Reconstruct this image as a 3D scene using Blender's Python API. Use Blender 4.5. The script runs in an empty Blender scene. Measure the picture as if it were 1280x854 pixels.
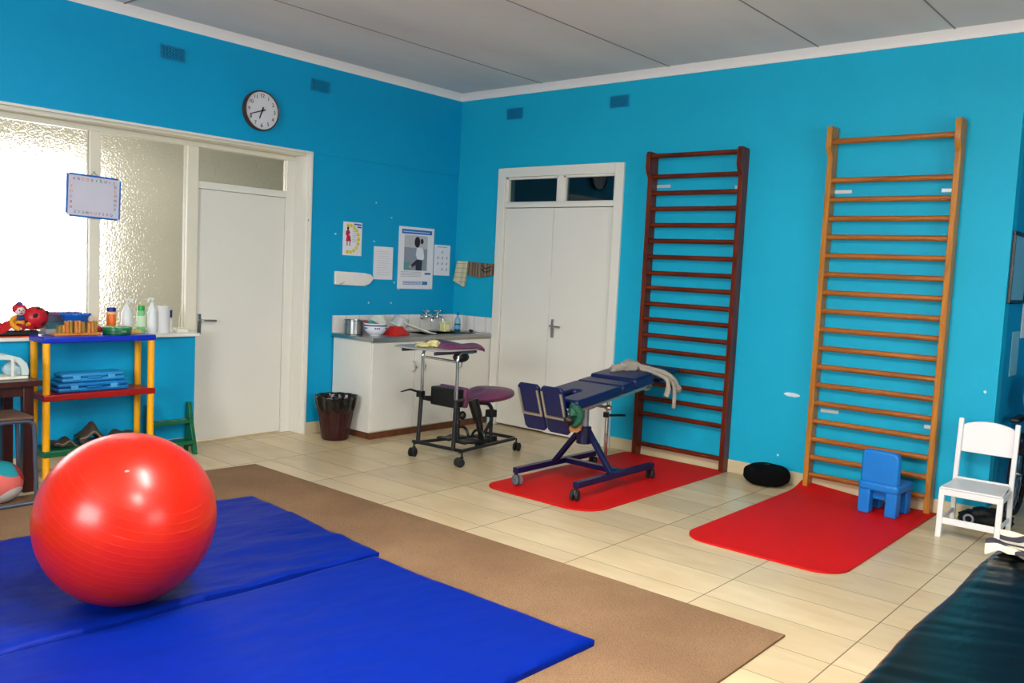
import bpy, bmesh, math, random
from mathutils import Vector, Matrix, noise as mnoise
random.seed(7)
C = bpy.context.scene.collection
PI = math.pi
def R(d): return math.radians(d)

# ------------------------------------------------------------------ materials
def lin(c):
    c = c/255.0
    return c/12.92 if c <= .04045 else ((c+.055)/1.055)**2.4
def col(rgb): return (lin(rgb[0]), lin(rgb[1]), lin(rgb[2]), 1)
_m = {}
def M(name, rgb, rough=.5, metal=0.0, var=.06, vs=9.0, bump=0.0, bs=60.0, coat=0.0, spec=.5, trans=0.0, ior=1.45, alpha=1.0):
    if name in _m: return _m[name]
    m = bpy.data.materials.new(name); m.use_nodes = True
    n, l = m.node_tree.nodes, m.node_tree.links
    b = n['Principled BSDF']
    b.inputs['Roughness'].default_value = rough
    b.inputs['Metallic'].default_value = metal
    b.inputs['Specular IOR Level'].default_value = spec
    b.inputs['Coat Weight'].default_value = coat
    b.inputs['Coat Roughness'].default_value = .12
    b.inputs['Transmission Weight'].default_value = trans
    b.inputs['IOR'].default_value = ior
    b.inputs['Alpha'].default_value = alpha
    tc = n.new('ShaderNodeTexCoord')
    nz = n.new('ShaderNodeTexNoise'); nz.inputs['Scale'].default_value = vs; nz.inputs['Detail'].default_value = 3
    l.new(tc.outputs['Object'], nz.inputs['Vector'])
    mr = n.new('ShaderNodeMapRange'); mr.inputs['To Min'].default_value = 1-var; mr.inputs['To Max'].default_value = 1+var
    l.new(nz.outputs['Fac'], mr.inputs['Value'])
    mx = n.new('ShaderNodeVectorMath'); mx.operation = 'SCALE'
    c = col(rgb); mx.inputs[0].default_value = c[:3]
    l.new(mr.outputs['Result'], mx.inputs['Scale'])
    l.new(mx.outputs[0], b.inputs['Base Color'])
    if bump > 0:
        nb = n.new('ShaderNodeTexNoise'); nb.inputs['Scale'].default_value = bs; nb.inputs['Detail'].default_value = 4
        l.new(tc.outputs['Object'], nb.inputs['Vector'])
        bp = n.new('ShaderNodeBump'); bp.inputs['Strength'].default_value = bump; bp.inputs['Distance'].default_value = .01
        l.new(nb.outputs['Fac'], bp.inputs['Height']); l.new(bp.outputs['Normal'], b.inputs['Normal'])
    _m[name] = m
    return m

def wood(name, a, b_, rough=.35, sc=14.0, stretch=(1, 1, .08)):
    m = bpy.data.materials.new(name); m.use_nodes = True
    n, l = m.node_tree.nodes, m.node_tree.links
    b = n['Principled BSDF']; b.inputs['Roughness'].default_value = rough
    b.inputs['Coat Weight'].default_value = .06; b.inputs['Coat Roughness'].default_value = .25; b.inputs['Specular IOR Level'].default_value = .3
    tc = n.new('ShaderNodeTexCoord'); mp = n.new('ShaderNodeMapping'); mp.inputs['Scale'].default_value = stretch
    nz = n.new('ShaderNodeTexNoise'); nz.inputs['Scale'].default_value = sc*3; nz.inputs['Detail'].default_value = 5; nz.inputs['Distortion'].default_value = .8
    cr = n.new('ShaderNodeValToRGB')
    cr.color_ramp.elements[0].position = .32; cr.color_ramp.elements[0].color = col(a)
    cr.color_ramp.elements[1].position = .68; cr.color_ramp.elements[1].color = col(b_)
    l.new(tc.outputs['Object'], mp.inputs['Vector']); l.new(mp.outputs[0], nz.inputs['Vector'])
    l.new(nz.outputs['Fac'], cr.inputs['Fac']); l.new(cr.outputs['Color'], b.inputs['Base Color'])
    bp = n.new('ShaderNodeBump'); bp.inputs['Strength'].default_value = .15; bp.inputs['Distance'].default_value = .004
    l.new(nz.outputs['Fac'], bp.inputs['Height']); l.new(bp.outputs['Normal'], b.inputs['Normal'])
    return m

def wall_paint(name, rgb, chips=()):
    m = bpy.data.materials.new(name); m.use_nodes = True
    n, l = m.node_tree.nodes, m.node_tree.links
    b = n['Principled BSDF']; b.inputs['Roughness'].default_value = .55; b.inputs['Specular IOR Level'].default_value = .22
    ge = n.new('ShaderNodeNewGeometry')
    nz = n.new('ShaderNodeTexNoise'); nz.inputs['Scale'].default_value = 1.6; nz.inputs['Detail'].default_value = 5
    l.new(ge.outputs['Position'], nz.inputs['Vector'])
    mr = n.new('ShaderNodeMapRange'); mr.inputs['To Min'].default_value = .93; mr.inputs['To Max'].default_value = 1.07
    l.new(nz.outputs['Fac'], mr.inputs['Value'])
    sc = n.new('ShaderNodeVectorMath'); sc.operation = 'SCALE'; sc.inputs[0].default_value = col(rgb)[:3]
    l.new(mr.outputs['Result'], sc.inputs['Scale'])
    out = sc.outputs[0]
    # paint chips: small white spots where the plaster shows
    if chips:
        wn = n.new('ShaderNodeTexNoise'); wn.inputs['Scale'].default_value = 30
        l.new(ge.outputs['Position'], wn.inputs['Vector'])
        wsc = n.new('ShaderNodeVectorMath'); wsc.operation = 'SCALE'; wsc.inputs['Scale'].default_value = .012
        l.new(wn.outputs['Color'], wsc.inputs[0])
        wad = n.new('ShaderNodeVectorMath'); wad.operation = 'ADD'
        l.new(ge.outputs['Position'], wad.inputs[0]); l.new(wsc.outputs[0], wad.inputs[1])
        wsb = n.new('ShaderNodeVectorMath'); wsb.operation = 'SUBTRACT'; wsb.inputs[1].default_value = (.006, .006, .006)
        l.new(wad.outputs[0], wsb.inputs[0])
        acc = None
        for (p, r, st) in chips:
            mp = n.new('ShaderNodeMapping'); mp.vector_type = 'TEXTURE'
            mp.inputs['Location'].default_value = p; mp.inputs['Scale'].default_value = (r*st[0], r*st[1], r*st[2])
            l.new(wsb.outputs[0], mp.inputs['Vector'])
            ln = n.new('ShaderNodeVectorMath'); ln.operation = 'LENGTH'; l.new(mp.outputs[0], ln.inputs[0])
            lt = n.new('ShaderNodeMath'); lt.operation = 'LESS_THAN'; lt.inputs[1].default_value = 1.0
            l.new(ln.outputs['Value'], lt.inputs[0])
            if acc is None: acc = lt.outputs[0]
            else:
                ad = n.new('ShaderNodeMath'); ad.operation = 'MAXIMUM'
                l.new(acc, ad.inputs[0]); l.new(lt.outputs[0], ad.inputs[1]); acc = ad.outputs[0]
        mix = n.new('ShaderNodeMix'); mix.data_type = 'RGBA'
        l.new(acc, mix.inputs['Factor']); l.new(out, mix.inputs['A']); mix.inputs['B'].default_value = col((205, 222, 226))
        out = mix.outputs['Result']
    l.new(out, b.inputs['Base Color'])
    nb = n.new('ShaderNodeTexNoise'); nb.inputs['Scale'].default_value = 80; nb.inputs['Detail'].default_value = 4
    l.new(ge.outputs['Position'], nb.inputs['Vector'])
    bp = n.new('ShaderNodeBump'); bp.inputs['Strength'].default_value = .12; bp.inputs['Distance'].default_value = .006
    l.new(nb.outputs['Fac'], bp.inputs['Height']); l.new(bp.outputs['Normal'], b.inputs['Normal'])
    return m

def tile_floor():
    m = bpy.data.materials.new('floor_tile_glazed'); m.use_nodes = True
    n, l = m.node_tree.nodes, m.node_tree.links
    b = n['Principled BSDF']
    ge = n.new('ShaderNodeNewGeometry'); sp = n.new('ShaderNodeSeparateXYZ'); l.new(ge.outputs['Position'], sp.inputs[0])
    def mth(op, a, bb=None, c=None):
        k = n.new('ShaderNodeMath'); k.operation = op
        for i, v in enumerate((a, bb, c)):
            if v is None: continue
            if isinstance(v, (int, float)): k.inputs[i].default_value = v
            else: l.new(v, k.inputs[i])
        return k.outputs[0]
    ux = mth('DIVIDE', mth('ADD', sp.outputs['X'], 2.2575), .2985)   # joints every 0.2985 m in x
    uy = mth('DIVIDE', mth('ADD', sp.outputs['Y'], .662), .7205)     # joints every 0.7205 m in y
    fx, fy = mth('FRACT', ux), mth('FRACT', uy)
    cx, cy = mth('FLOOR', ux), mth('FLOOR', uy)
    ex = mth('MULTIPLY', mth('MINIMUM', fx, mth('SUBTRACT', 1, fx)), .2985)
    ey = mth('MULTIPLY', mth('MINIMUM', fy, mth('SUBTRACT', 1, fy)), .7205)
    jx = mth('LESS_THAN', ex, .0020); jy = mth('LESS_THAN', ey, .0028)
    joint = mth('MAXIMUM', jx, jy)
    cb = n.new('ShaderNodeCombineXYZ'); l.new(cx, cb.inputs[0]); l.new(cy, cb.inputs[1])
    wn = n.new('ShaderNodeTexWhiteNoise'); wn.noise_dimensions = '2D'; l.new(cb.outputs[0], wn.inputs['Vector'])
    # soft streaks along each tile
    off = n.new('ShaderNodeVectorMath'); off.operation = 'MULTIPLY_ADD'
    l.new(wn.outputs['Color'], off.inputs[0]); off.inputs[1].default_value = (20, 20, 20); l.new(ge.outputs['Position'], off.inputs[2])
    mp = n.new('ShaderNodeMapping'); mp.inputs['Scale'].default_value = (5, 1.6, 1); l.new(off.outputs[0], mp.inputs['Vector'])
    nz = n.new('ShaderNodeTexNoise'); nz.inputs['Scale'].default_value = 1.5; nz.inputs['Detail'].default_value = 6; nz.inputs['Distortion'].default_value = .5
    l.new(mp.outputs[0], nz.inputs['Vector'])
    cr = n.new('ShaderNodeValToRGB')
    cr.color_ramp.elements[0].position = .28; cr.color_ramp.elements[0].color = col((196, 173, 131))
    cr.color_ramp.elements[1].position = .72; cr.color_ramp.elements[1].color = col((214, 195, 157))
    l.new(nz.outputs['Fac'], cr.inputs['Fac'])
    br = mth('MULTIPLY_ADD', wn.outputs['Value'], .20, .90)
    sc = n.new('ShaderNodeVectorMath'); sc.operation = 'SCALE'; l.new(cr.outputs['Color'], sc.inputs[0]); l.new(br, sc.inputs['Scale'])
    mix = n.new('ShaderNodeMix'); mix.data_type = 'RGBA'
    l.new(joint, mix.inputs['Factor']); l.new(sc.outputs[0], mix.inputs['A']); mix.inputs['B'].default_value = col((124, 106, 82))
    l.new(mix.outputs['Result'], b.inputs['Base Color'])
    l.new(mth('MULTIPLY_ADD', joint, .5, .30), b.inputs['Roughness']); b.inputs['Specular IOR Level'].default_value = .4
    inv = mth('SUBTRACT', 1, joint)
    bp = n.new('ShaderNodeBump'); bp.inputs['Strength'].default_value = .4; bp.inputs['Distance'].default_value = .002
    l.new(inv, bp.inputs['Height']); l.new(bp.outputs['Normal'], b.inputs['Normal'])
    return m

def ceiling_mat():
    m = bpy.data.materials.new('ceiling_board_paint'); m.use_nodes = True
    n, l = m.node_tree.nodes, m.node_tree.links
    b = n['Principled BSDF']; b.inputs['Roughness'].default_value = .6
    ge = n.new('ShaderNodeNewGeometry'); mp = n.new('ShaderNodeMapping'); mp.inputs['Scale'].default_value = (.35, 1.1, 1)
    nz = n.new('ShaderNodeTexNoise'); nz.inputs['Scale'].default_value = 1.1; nz.inputs['Detail'].default_value = 3
    l.new(ge.outputs['Position'], mp.inputs['Vector']); l.new(mp.outputs[0], nz.inputs['Vector'])
    cr = n.new('ShaderNodeValToRGB')
    cr.color_ramp.elements[0].position = .3; cr.color_ramp.elements[0].color = col((208, 200, 194))
    cr.color_ramp.elements[1].position = .7; cr.color_ramp.elements[1].color = col((228, 221, 214))
    l.new(nz.outputs['Fac'], cr.inputs['Fac']); l.new(cr.outputs['Color'], b.inputs['Base Color'])
    return m

def carpet_mat():
    m = bpy.data.materials.new('carpet_brown_pile'); m.use_nodes = True
    n, l = m.node_tree.nodes, m.node_tree.links
    b = n['Principled BSDF']; b.inputs['Roughness'].default_value = .95; b.inputs['Specular IOR Level'].default_value = .1
    ge = n.new('ShaderNodeNewGeometry')
    v = n.new('ShaderNodeTexVoronoi'); v.inputs['Scale'].default_value = 150; l.new(ge.outputs['Position'], v.inputs['Vector'])
    nz = n.new('ShaderNodeTexNoise'); nz.inputs['Scale'].default_value = 2.0; nz.inputs['Detail'].default_value = 6; l.new(ge.outputs['Position'], nz.inputs['Vector'])
    mx = n.new('ShaderNodeMath'); mx.operation = 'MULTIPLY_ADD'; mx.inputs[1].default_value = .55
    l.new(v.outputs['Distance'], mx.inputs[0]); l.new(nz.outputs['Fac'], mx.inputs[2])
    cr = n.new('ShaderNodeValToRGB')
    cr.color_ramp.elements[0].position = .35; cr.color_ramp.elements[0].color = col((146, 117, 88))
    cr.color_ramp.elements[1].position = .95; cr.color_ramp.elements[1].color = col((118, 92, 68))
    l.new(mx.outputs[0], cr.inputs['Fac']); l.new(cr.outputs['Color'], b.inputs['Base Color'])
    bp = n.new('ShaderNodeBump'); bp.inputs['Strength'].default_value = .8; bp.inputs['Distance'].default_value = .004
    l.new(v.outputs['Distance'], bp.inputs['Height']); l.new(bp.outputs['Normal'], b.inputs['Normal'])
    return m

def obscure_glass():
    m = bpy.data.materials.new('textured_obscure_glass'); m.use_nodes = True
    n, l = m.node_tree.nodes, m.node_tree.links
    b = n['Principled BSDF']; b.inputs['Base Color'].default_value = (.94, .93, .915, 1)
    b.inputs['Transmission Weight'].default_value = 1; b.inputs['Roughness'].default_value = .12; b.inputs['IOR'].default_value = 1.22
    ge = n.new('ShaderNodeNewGeometry')
    nz = n.new('ShaderNodeTexNoise'); nz.inputs['Scale'].default_value = 60; nz.inputs['Detail'].default_value = 2; nz.inputs['Distortion'].default_value = 1.0
    l.new(ge.outputs['Position'], nz.inputs['Vector'])
    bp = n.new('ShaderNodeBump'); bp.inputs['Strength'].default_value = .8; bp.inputs['Distance'].default_value = .007
    l.new(nz.outputs['Fac'], bp.inputs['Height']); l.new(bp.outputs['Normal'], b.inputs['Normal'])
    return m

def ball_mat():
    m = bpy.data.materials.new('red_ball_vinyl'); m.use_nodes = True
    n, l = m.node_tree.nodes, m.node_tree.links
    b = n['Principled BSDF']; b.inputs['Base Color'].default_value = col((182, 27, 6)); b.inputs['Roughness'].default_value = .30
    b.inputs['Coat Weight'].default_value = .15; b.inputs['Coat Roughness'].default_value = .2; b.inputs['Specular IOR Level'].default_value = .3
    ge = n.new('ShaderNodeNewGeometry'); sb = n.new('ShaderNodeVectorMath'); sb.operation = 'SUBTRACT'; sb.inputs[1].default_value = (-4.594, -2.676, .401)
    l.new(ge.outputs['Position'], sb.inputs[0])
    dt = n.new('ShaderNodeVectorMath'); dt.operation = 'DOT_PRODUCT'; dt.inputs[1].default_value = Vector((.10, -.46, .88)).normalized()[:]
    l.new(sb.outputs[0], dt.inputs[0])
    w = n.new('ShaderNodeMath'); w.operation = 'MULTIPLY'; w.inputs[1].default_value = 34.0; l.new(dt.outputs['Value'], w.inputs[0])
    fr = n.new('ShaderNodeMath'); fr.operation = 'FRACT'; l.new(w.outputs[0], fr.inputs[0])
    lt = n.new('ShaderNodeMath'); lt.operation = 'LESS_THAN'; lt.inputs[1].default_value = .07; l.new(fr.outputs[0], lt.inputs[0])
    ab = n.new('ShaderNodeMath'); ab.operation = 'ABSOLUTE'; l.new(dt.outputs['Value'], ab.inputs[0])
    l2 = n.new('ShaderNodeMath'); l2.operation = 'LESS_THAN'; l2.inputs[1].default_value = .24; l.new(ab.outputs[0], l2.inputs[0])
    mu = n.new('ShaderNodeMath'); mu.operation = 'MULTIPLY'; l.new(lt.outputs[0], mu.inputs[0]); l.new(l2.outputs[0], mu.inputs[1])
    mix = n.new('ShaderNodeMix'); mix.data_type = 'RGBA'; mix.inputs['A'].default_value = col((182, 27, 6)); mix.inputs['B'].default_value = col((192, 42, 18))
    l.new(mu.outputs[0], mix.inputs['Factor']); l.new(mix.outputs['Result'], b.inputs['Base Color'])
    bp = n.new('ShaderNodeBump'); bp.inputs['Strength'].default_value = .5; bp.inputs['Distance'].default_value = .003
    l.new(mu.outputs[0], bp.inputs['Height']); l.new(bp.outputs['Normal'], b.inputs['Normal'])
    return m

def emis(name, rgb, s):
    m = bpy.data.materials.new(name); m.use_nodes = True
    n, l = m.node_tree.nodes, m.node_tree.links
    n.clear(); e = n.new('ShaderNodeEmission'); e.inputs[0].default_value = col(rgb); e.inputs[1].default_value = s
    o = n.new('ShaderNodeOutputMaterial'); l.new(e.outputs[0], o.inputs[0])
    return m

def stripes(name, a, b_, axis, freq, duty=.5, rough=.85):
    m = bpy.data.materials.new(name); m.use_nodes = True
    n, l = m.node_tree.nodes, m.node_tree.links
    b = n['Principled BSDF']; b.inputs['Roughness'].default_value = rough
    tc = n.new('ShaderNodeTexCoord'); sp = n.new('ShaderNodeSeparateXYZ'); l.new(tc.outputs['Object'], sp.inputs[0])
    w = n.new('ShaderNodeMath'); w.operation = 'MULTIPLY'; w.inputs[1].default_value = freq; l.new(sp.outputs[axis], w.inputs[0])
    fr = n.new('ShaderNodeMath'); fr.operation = 'FRACT'; l.new(w.outputs[0], fr.inputs[0])
    lt = n.new('ShaderNodeMath'); lt.operation = 'LESS_THAN'; lt.inputs[1].default_value = duty; l.new(fr.outputs[0], lt.inputs[0])
    mix = n.new('ShaderNodeMix'); mix.data_type = 'RGBA'; mix.inputs['A'].default_value = col(a); mix.inputs['B'].default_value = col(b_)
    l.new(lt.outputs[0], mix.inputs['Factor']); l.new(mix.outputs['Result'], b.inputs['Base Color'])
    return m

def tiles_mat():
    m = bpy.data.materials.new('white_wall_tile'); m.use_nodes = True
    n, l = m.node_tree.nodes, m.node_tree.links
    b = n['Principled BSDF']; b.inputs['Roughness'].default_value = .18
    ge = n.new('ShaderNodeNewGeometry'); sp = n.new('ShaderNodeSeparateXYZ'); l.new(ge.outputs['Position'], sp.inputs[0])
    ad = n.new('ShaderNodeMath'); ad.operation = 'SUBTRACT'; l.new(sp.outputs['X'], ad.inputs[0]); l.new(sp.outputs['Y'], ad.inputs[1])
    w = n.new('ShaderNodeMath'); w.operation = 'DIVIDE'; w.inputs[1].default_value = .15; l.new(ad.outputs[0], w.inputs[0])
    fr = n.new('ShaderNodeMath'); fr.operation = 'FRACT'; l.new(w.outputs[0], fr.inputs[0])
    lt = n.new('ShaderNodeMath'); lt.operation = 'LESS_THAN'; lt.inputs[1].default_value = .03; l.new(fr.outputs[0], lt.inputs[0])
    mix = n.new('ShaderNodeMix'); mix.data_type = 'RGBA'; mix.inputs['A'].default_value = col((228, 224, 218)); mix.inputs['B'].default_value = col((165, 160, 155))
    l.new(lt.outputs[0], mix.inputs['Factor']); l.new(mix.outputs['Result'], b.inputs['Base Color'])
    return m

# ------------------------------------------------------------------ mesh builder
class MB:
    def __init__(s): s.bm = bmesh.new(); s.X = Matrix.Identity(4)
    def xf(s, m): s.X = m; return s
    def _add(s, vs, fs):
        v = [s.bm.verts.new(s.X @ Vector(p)) for p in vs]
        for f in fs:
            try: s.bm.faces.new([v[i] for i in f])
            except ValueError: pass
        return s
    def box(s, a, b):
        x0, y0, z0 = a; x1, y1, z1 = b
        if x0 > x1: x0, x1 = x1, x0
        if y0 > y1: y0, y1 = y1, y0
        if z0 > z1: z0, z1 = z1, z0
        return s._add([(x0,y0,z0),(x1,y0,z0),(x1,y1,z0),(x0,y1,z0),(x0,y0,z1),(x1,y0,z1),(x1,y1,z1),(x0,y1,z1)],
                      [(0,3,2,1),(4,5,6,7),(0,1,5,4),(1,2,6,5),(2,3,7,6),(3,0,4,7)])
    def prism(s, poly, vec):
        # poly: list of 3D points (a planar outline), pushed along vec
        n = len(poly); vec = Vector(vec)
        vs = [Vector(p) for p in poly] + [Vector(p)+vec for p in poly]
        fs = [tuple(range(n-1, -1, -1)), tuple(range(n, 2*n))] + [(i, (i+1) % n, n+(i+1) % n, n+i) for i in range(n)]
        return s._add(vs, fs)
    def tube(s, pts, r, seg=12, caps=True, closed=False):
        pts = [Vector(p) for p in pts]; n = len(pts)
        rs = r if isinstance(r, (list, tuple)) else [r]*n
        vs, fs = [], []
        prev = None
        for i, p in enumerate(pts):
            if closed: t = (pts[(i+1) % n]-pts[i-1]).normalized()
            elif i == 0: t = (pts[1]-p).normalized()
            elif i == n-1: t = (p-pts[i-1]).normalized()
            else: t = ((p-pts[i-1]).normalized()+(pts[i+1]-p).normalized()).normalized()
            if prev is None:
                a = Vector((0, 0, 1)) if abs(t.z) < .9 else Vector((1, 0, 0))
                u = t.cross(a).normalized()
            else:
                u = (prev - t*prev.dot(t)).normalized()
            prev = u; w = t.cross(u)
            for k in range(seg):
                an = 2*PI*k/seg
                vs.append(p + (u*math.cos(an)+w*math.sin(an))*rs[i])
        m = n if closed else n-1
        for i in range(m):
            j = (i+1) % n
            for k in range(seg):
                k2 = (k+1) % seg
                fs.append((i*seg+k, i*seg+k2, j*seg+k2, j*seg+k))
        if caps and not closed:
            fs.append(tuple(range(seg-1, -1, -1))); fs.append(tuple((n-1)*seg+k for k in range(seg)))
        return s._add(vs, fs)
    def cyl(s, a, b, r, seg=20): return s.tube([a, b], r, seg)
    def lathe(s, prof, c=(0, 0, 0), seg=28, ax='z', caps=True):
        vs, fs = [], []; n = len(prof); c = Vector(c)
        for (r, z) in prof:
            for k in range(seg):
                an = 2*PI*k/seg; x, y = r*math.cos(an), r*math.sin(an)
                p = {'z': (x, y, z), 'y': (x, z, y), 'x': (z, x, y)}[ax]
                vs.append(c+Vector(p))
        for i in range(n-1):
            for k in range(seg):
                k2 = (k+1) % seg
                fs.append((i*seg+k, i*seg+k2, (i+1)*seg+k2, (i+1)*seg+k))
        if caps and prof[0][0] > 1e-3: fs.append(tuple(range(seg-1, -1, -1)))
        if caps and prof[-1][0] > 1e-3: fs.append(tuple((n-1)*seg+k for k in range(seg)))
        return s._add(vs, fs)
    def ell(s, c, r, seg=24, rings=14, bumpy=0.0, pw=1.0):
        if not isinstance(r, (tuple, list)): r = (r, r, r)
        vs, fs = [], []; c = Vector(c)
        sg = lambda v: math.copysign(abs(v)**pw, v)
        for i in range(rings+1):
            th = PI*i/rings
            for k in range(seg):
                an = 2*PI*k/seg
                d = Vector((sg(math.sin(th)*math.cos(an)), sg(math.sin(th)*math.sin(an)), sg(math.cos(th))))
                f = 1+bumpy*(mnoise.noise(d*2.3+c*5)) if bumpy else 1
                vs.append(c+Vector((d.x*r[0], d.y*r[1], d.z*r[2]))*f)
        for i in range(rings):
            for k in range(seg):
                k2 = (k+1) % seg
                fs.append((i*seg+k, (i+1)*seg+k, (i+1)*seg+k2, i*seg+k2))
        return s._add(vs, fs)
    def slab(s, f, nx, ny, th, zb=None):
        # f(u,v)->3D top surface, th = thickness downward (a number or a function)
        vs, fs = [], []
        for j in range(ny+1):
            for i in range(nx+1): vs.append(Vector(f(i/nx, j/ny)))
        N = len(vs)
        for j in range(ny+1):
            for i in range(nx+1):
                p = vs[j*(nx+1)+i]; vs.append(p-Vector((0, 0, th)) if zb is None else Vector((p.x, p.y, zb)))
        g = lambda i, j: j*(nx+1)+i
        for j in range(ny):
            for i in range(nx):
                fs.append((g(i,j), g(i+1,j), g(i+1,j+1), g(i,j+1)))
                fs.append((N+g(i,j+1), N+g(i+1,j+1), N+g(i+1,j), N+g(i,j)))
        for i in range(nx):
            fs.append((g(i,0), N+g(i,0), N+g(i+1,0), g(i+1,0))); fs.append((g(i+1,ny), N+g(i+1,ny), N+g(i,ny), g(i,ny)))
        for j in range(ny):
            fs.append((g(0,j+1), N+g(0,j+1), N+g(0,j), g(0,j))); fs.append((g(nx,j), N+g(nx,j), N+g(nx,j+1), g(nx,j+1)))
        return s._add(vs, fs)
    def build(s, name, mat, parent=None, loc=None, bevel=0.0, seg=2, smooth=True, ang=38, sub=0, label=None):
        bm = s.bm
        bmesh.ops.remove_doubles(bm, verts=bm.verts, dist=1e-6)
        bmesh.ops.recalc_face_normals(bm, faces=bm.faces)
        base = Vector((0, 0, 0))
        if parent is not None: base = Vector(parent['_w'])
        elif loc is not None: base = Vector(loc)
        elif len(bm.verts):
            xs = [v.co.x for v in bm.verts]; ys = [v.co.y for v in bm.verts]; zs = [v.co.z for v in bm.verts]
            base = Vector(((min(xs)+max(xs))/2, (min(ys)+max(ys))/2, min(zs)))
        bmesh.ops.translate(bm, verts=bm.verts, vec=-base)
        me = bpy.data.meshes.new(name); bm.to_mesh(me); bm.free()
        me.materials.append(mat)
        o = bpy.data.objects.new(name, me); C.objects.link(o)
        if parent is not None: o.parent = parent; o['_w'] = list(base)
        else: o.location = base; o['_w'] = list(base)
        if smooth:
            for p in me.polygons: p.use_smooth = True
            me.set_sharp_from_angle(angle=R(ang))
        if bevel > 0:
            b = o.modifiers.new('bevel', 'BEVEL'); b.width = bevel; b.segments = seg; b.limit_method = 'ANGLE'; b.angle_limit = R(35)
            b.harden_normals = False
        if sub:
            b = o.modifiers.new('subdivision', 'SUBSURF'); b.levels = sub; b.render_levels = sub
        if label: o['label'] = label
        return o

def thing(name, label, cat, loc, group=None):
    o = bpy.data.objects.new(name, None); C.objects.link(o); o.location = loc; o['_w'] = list(loc)
    o.empty_display_size = .1
    o['label'] = label; o['category'] = cat
    if group: o['group'] = group
    return o
def tag(o, label, cat, group=None, kind=None):
    o['label'] = label; o['category'] = cat
    if group: o['group'] = group
    if kind: o['kind'] = kind
    return o
def struct(name, loc=(0, 0, 0)):
    o = bpy.data.objects.new(name, None); C.objects.link(o); o.location = loc; o['_w'] = list(loc); o['kind'] = 'structure'
    return o
def S(o): o['kind'] = 'structure'; return o
def copy_tree(o, parent=None):
    c = o.copy(); C.objects.link(c)
    if parent is not None: c.parent = parent
    for ch in list(o.children): copy_tree(ch, c)
    return c
def text_mb(txt, size, origin, xdir, zdir, depth=.001):
    cu = bpy.data.curves.new('t', 'FONT'); cu.body = txt; cu.size = size; cu.align_x = 'CENTER'; cu.align_y = 'CENTER'; cu.extrude = depth
    ob = bpy.data.objects.new('t', cu); C.objects.link(ob)
    me = bpy.data.meshes.new_from_object(ob)
    mb = MB(); xd, zd = Vector(xdir), Vector(zdir); nd = xd.cross(zd)
    for v in me.vertices:
        v.co = Vector(origin)+xd*v.co.x+zd*v.co.y+nd*v.co.z
    mb.bm.from_mesh(me)
    bpy.data.objects.remove(ob); bpy.data.curves.remove(cu); bpy.data.meshes.remove(me)
    return mb
def arc(c, u, w, r, a0, a1, n):
    c, u, w = Vector(c), Vector(u), Vector(w)
    return [c+(u*math.cos(a0+(a1-a0)*i/n)+w*math.sin(a0+(a1-a0)*i/n))*r for i in range(n+1)]
def bez(p, n=8):
    # smooth path through points
    p = [Vector(q) for q in p]; out = []
    for i in range(len(p)-1):
        a = p[i-1] if i > 0 else p[i]; b, c = p[i], p[i+1]; d = p[i+2] if i+2 < len(p) else p[i+1]
        for k in range(n):
            t = k/n
            out.append(.5*((2*b)+(c-a)*t+(2*a-5*b+4*c-d)*t*t+(3*b-a-3*c+d)*t**3))
    out.append(p[-1]); return out

# ------------------------------------------------------------------ palette
chipsA = [((-1.30, 0, 1.70), .008, (1,1,1)), ((-1.06, 0, 1.70), .008, (1.2,1,.8)), ((-.86, 0, 1.93), .0065, (1,1,1)),
          ((-.80, 0, 1.33), .008, (1,1,1)), ((-.74, 0, 1.27), .0065, (1,1,1)), ((-1.10, 0, 1.14), .008, (1,1,1)), ((-.83, 0, 1.14), .008, (1,1,1)),
          ((-1.50, 0, 1.74), .008, (1.5,1,.7)), ((-1.05, 0, 2.05), .0065, (1,1,1))]
chipsB = [((0, -3.575, .672), .024, (1, 2.6, .6)), ((0, -4.86, .86), .009, (1,1,1)), ((0, -3.50, .20), .008, (1,1,1))]
wallA = wall_paint('turquoise_paint_left', (0, 152, 198), chipsA)
wallB = wall_paint('turquoise_paint_right', (14, 166, 200), chipsB)
white = M('white_gloss_paint', (226, 223, 212), .32, var=.03, vs=3)
cream = M('cream_gloss_paint', (226, 221, 200), .35, var=.03)
skirt = M('beige_skirting_tile', (206, 190, 152), .28, var=.08, vs=4)
redmat = M('red_foam_mat', (196, 4, 2), .62, var=.05, vs=6, bump=.25, bs=220, spec=.25)
bluevin = M('royal_blue_vinyl', (0, 28, 124), .5, var=.06, vs=3, bump=.12, bs=14, spec=.10)
navy = M('navy_vinyl', (3, 14, 66), .36, var=.06)
navym = M('navy_metal_paint', (5, 9, 60), .35, var=.05)
steel = M('brushed_steel', (176, 174, 170), .28, 1.0, var=.05)
chrome = M('chrome', (215, 213, 210), .12, 1.0, var=.02)
alu = M('aluminium', (190, 184, 170), .35, .9, var=.05)
blk = M('black_plastic', (14, 14, 15), .42, var=.1)
blkm = M('black_metal_paint', (24, 24, 26), .35, var=.1)
rubber = M('black_rubber', (20, 20, 20), .7, var=.1)
grey = M('grey_plastic', (96, 98, 104), .5)
purple = M('plum_vinyl', (108, 52, 84), .38, var=.07)
yellow = M('yellow_plastic', (250, 172, 8), .36, var=.04)
bluepl = M('blue_plastic', (6, 42, 176), .3, var=.04)
redpl = M('dark_red_plastic', (150, 12, 12), .3, var=.04)
greenpl = M('green_plastic', (10, 92, 56), .35, var=.05)
kidblue = M('sky_blue_plastic', (2, 114, 196), .42, var=.04, bump=.1, bs=90)
paper = M('white_paper', (226, 226, 230), .7, var=.02)
dkw = wood('dark_mahogany_wood', (70, 22, 8), (112, 40, 14), .3)
dkr = wood('dark_mahogany_rung', (70, 22, 8), (112, 40, 14), .3, stretch=(1, .08, 1))
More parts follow.
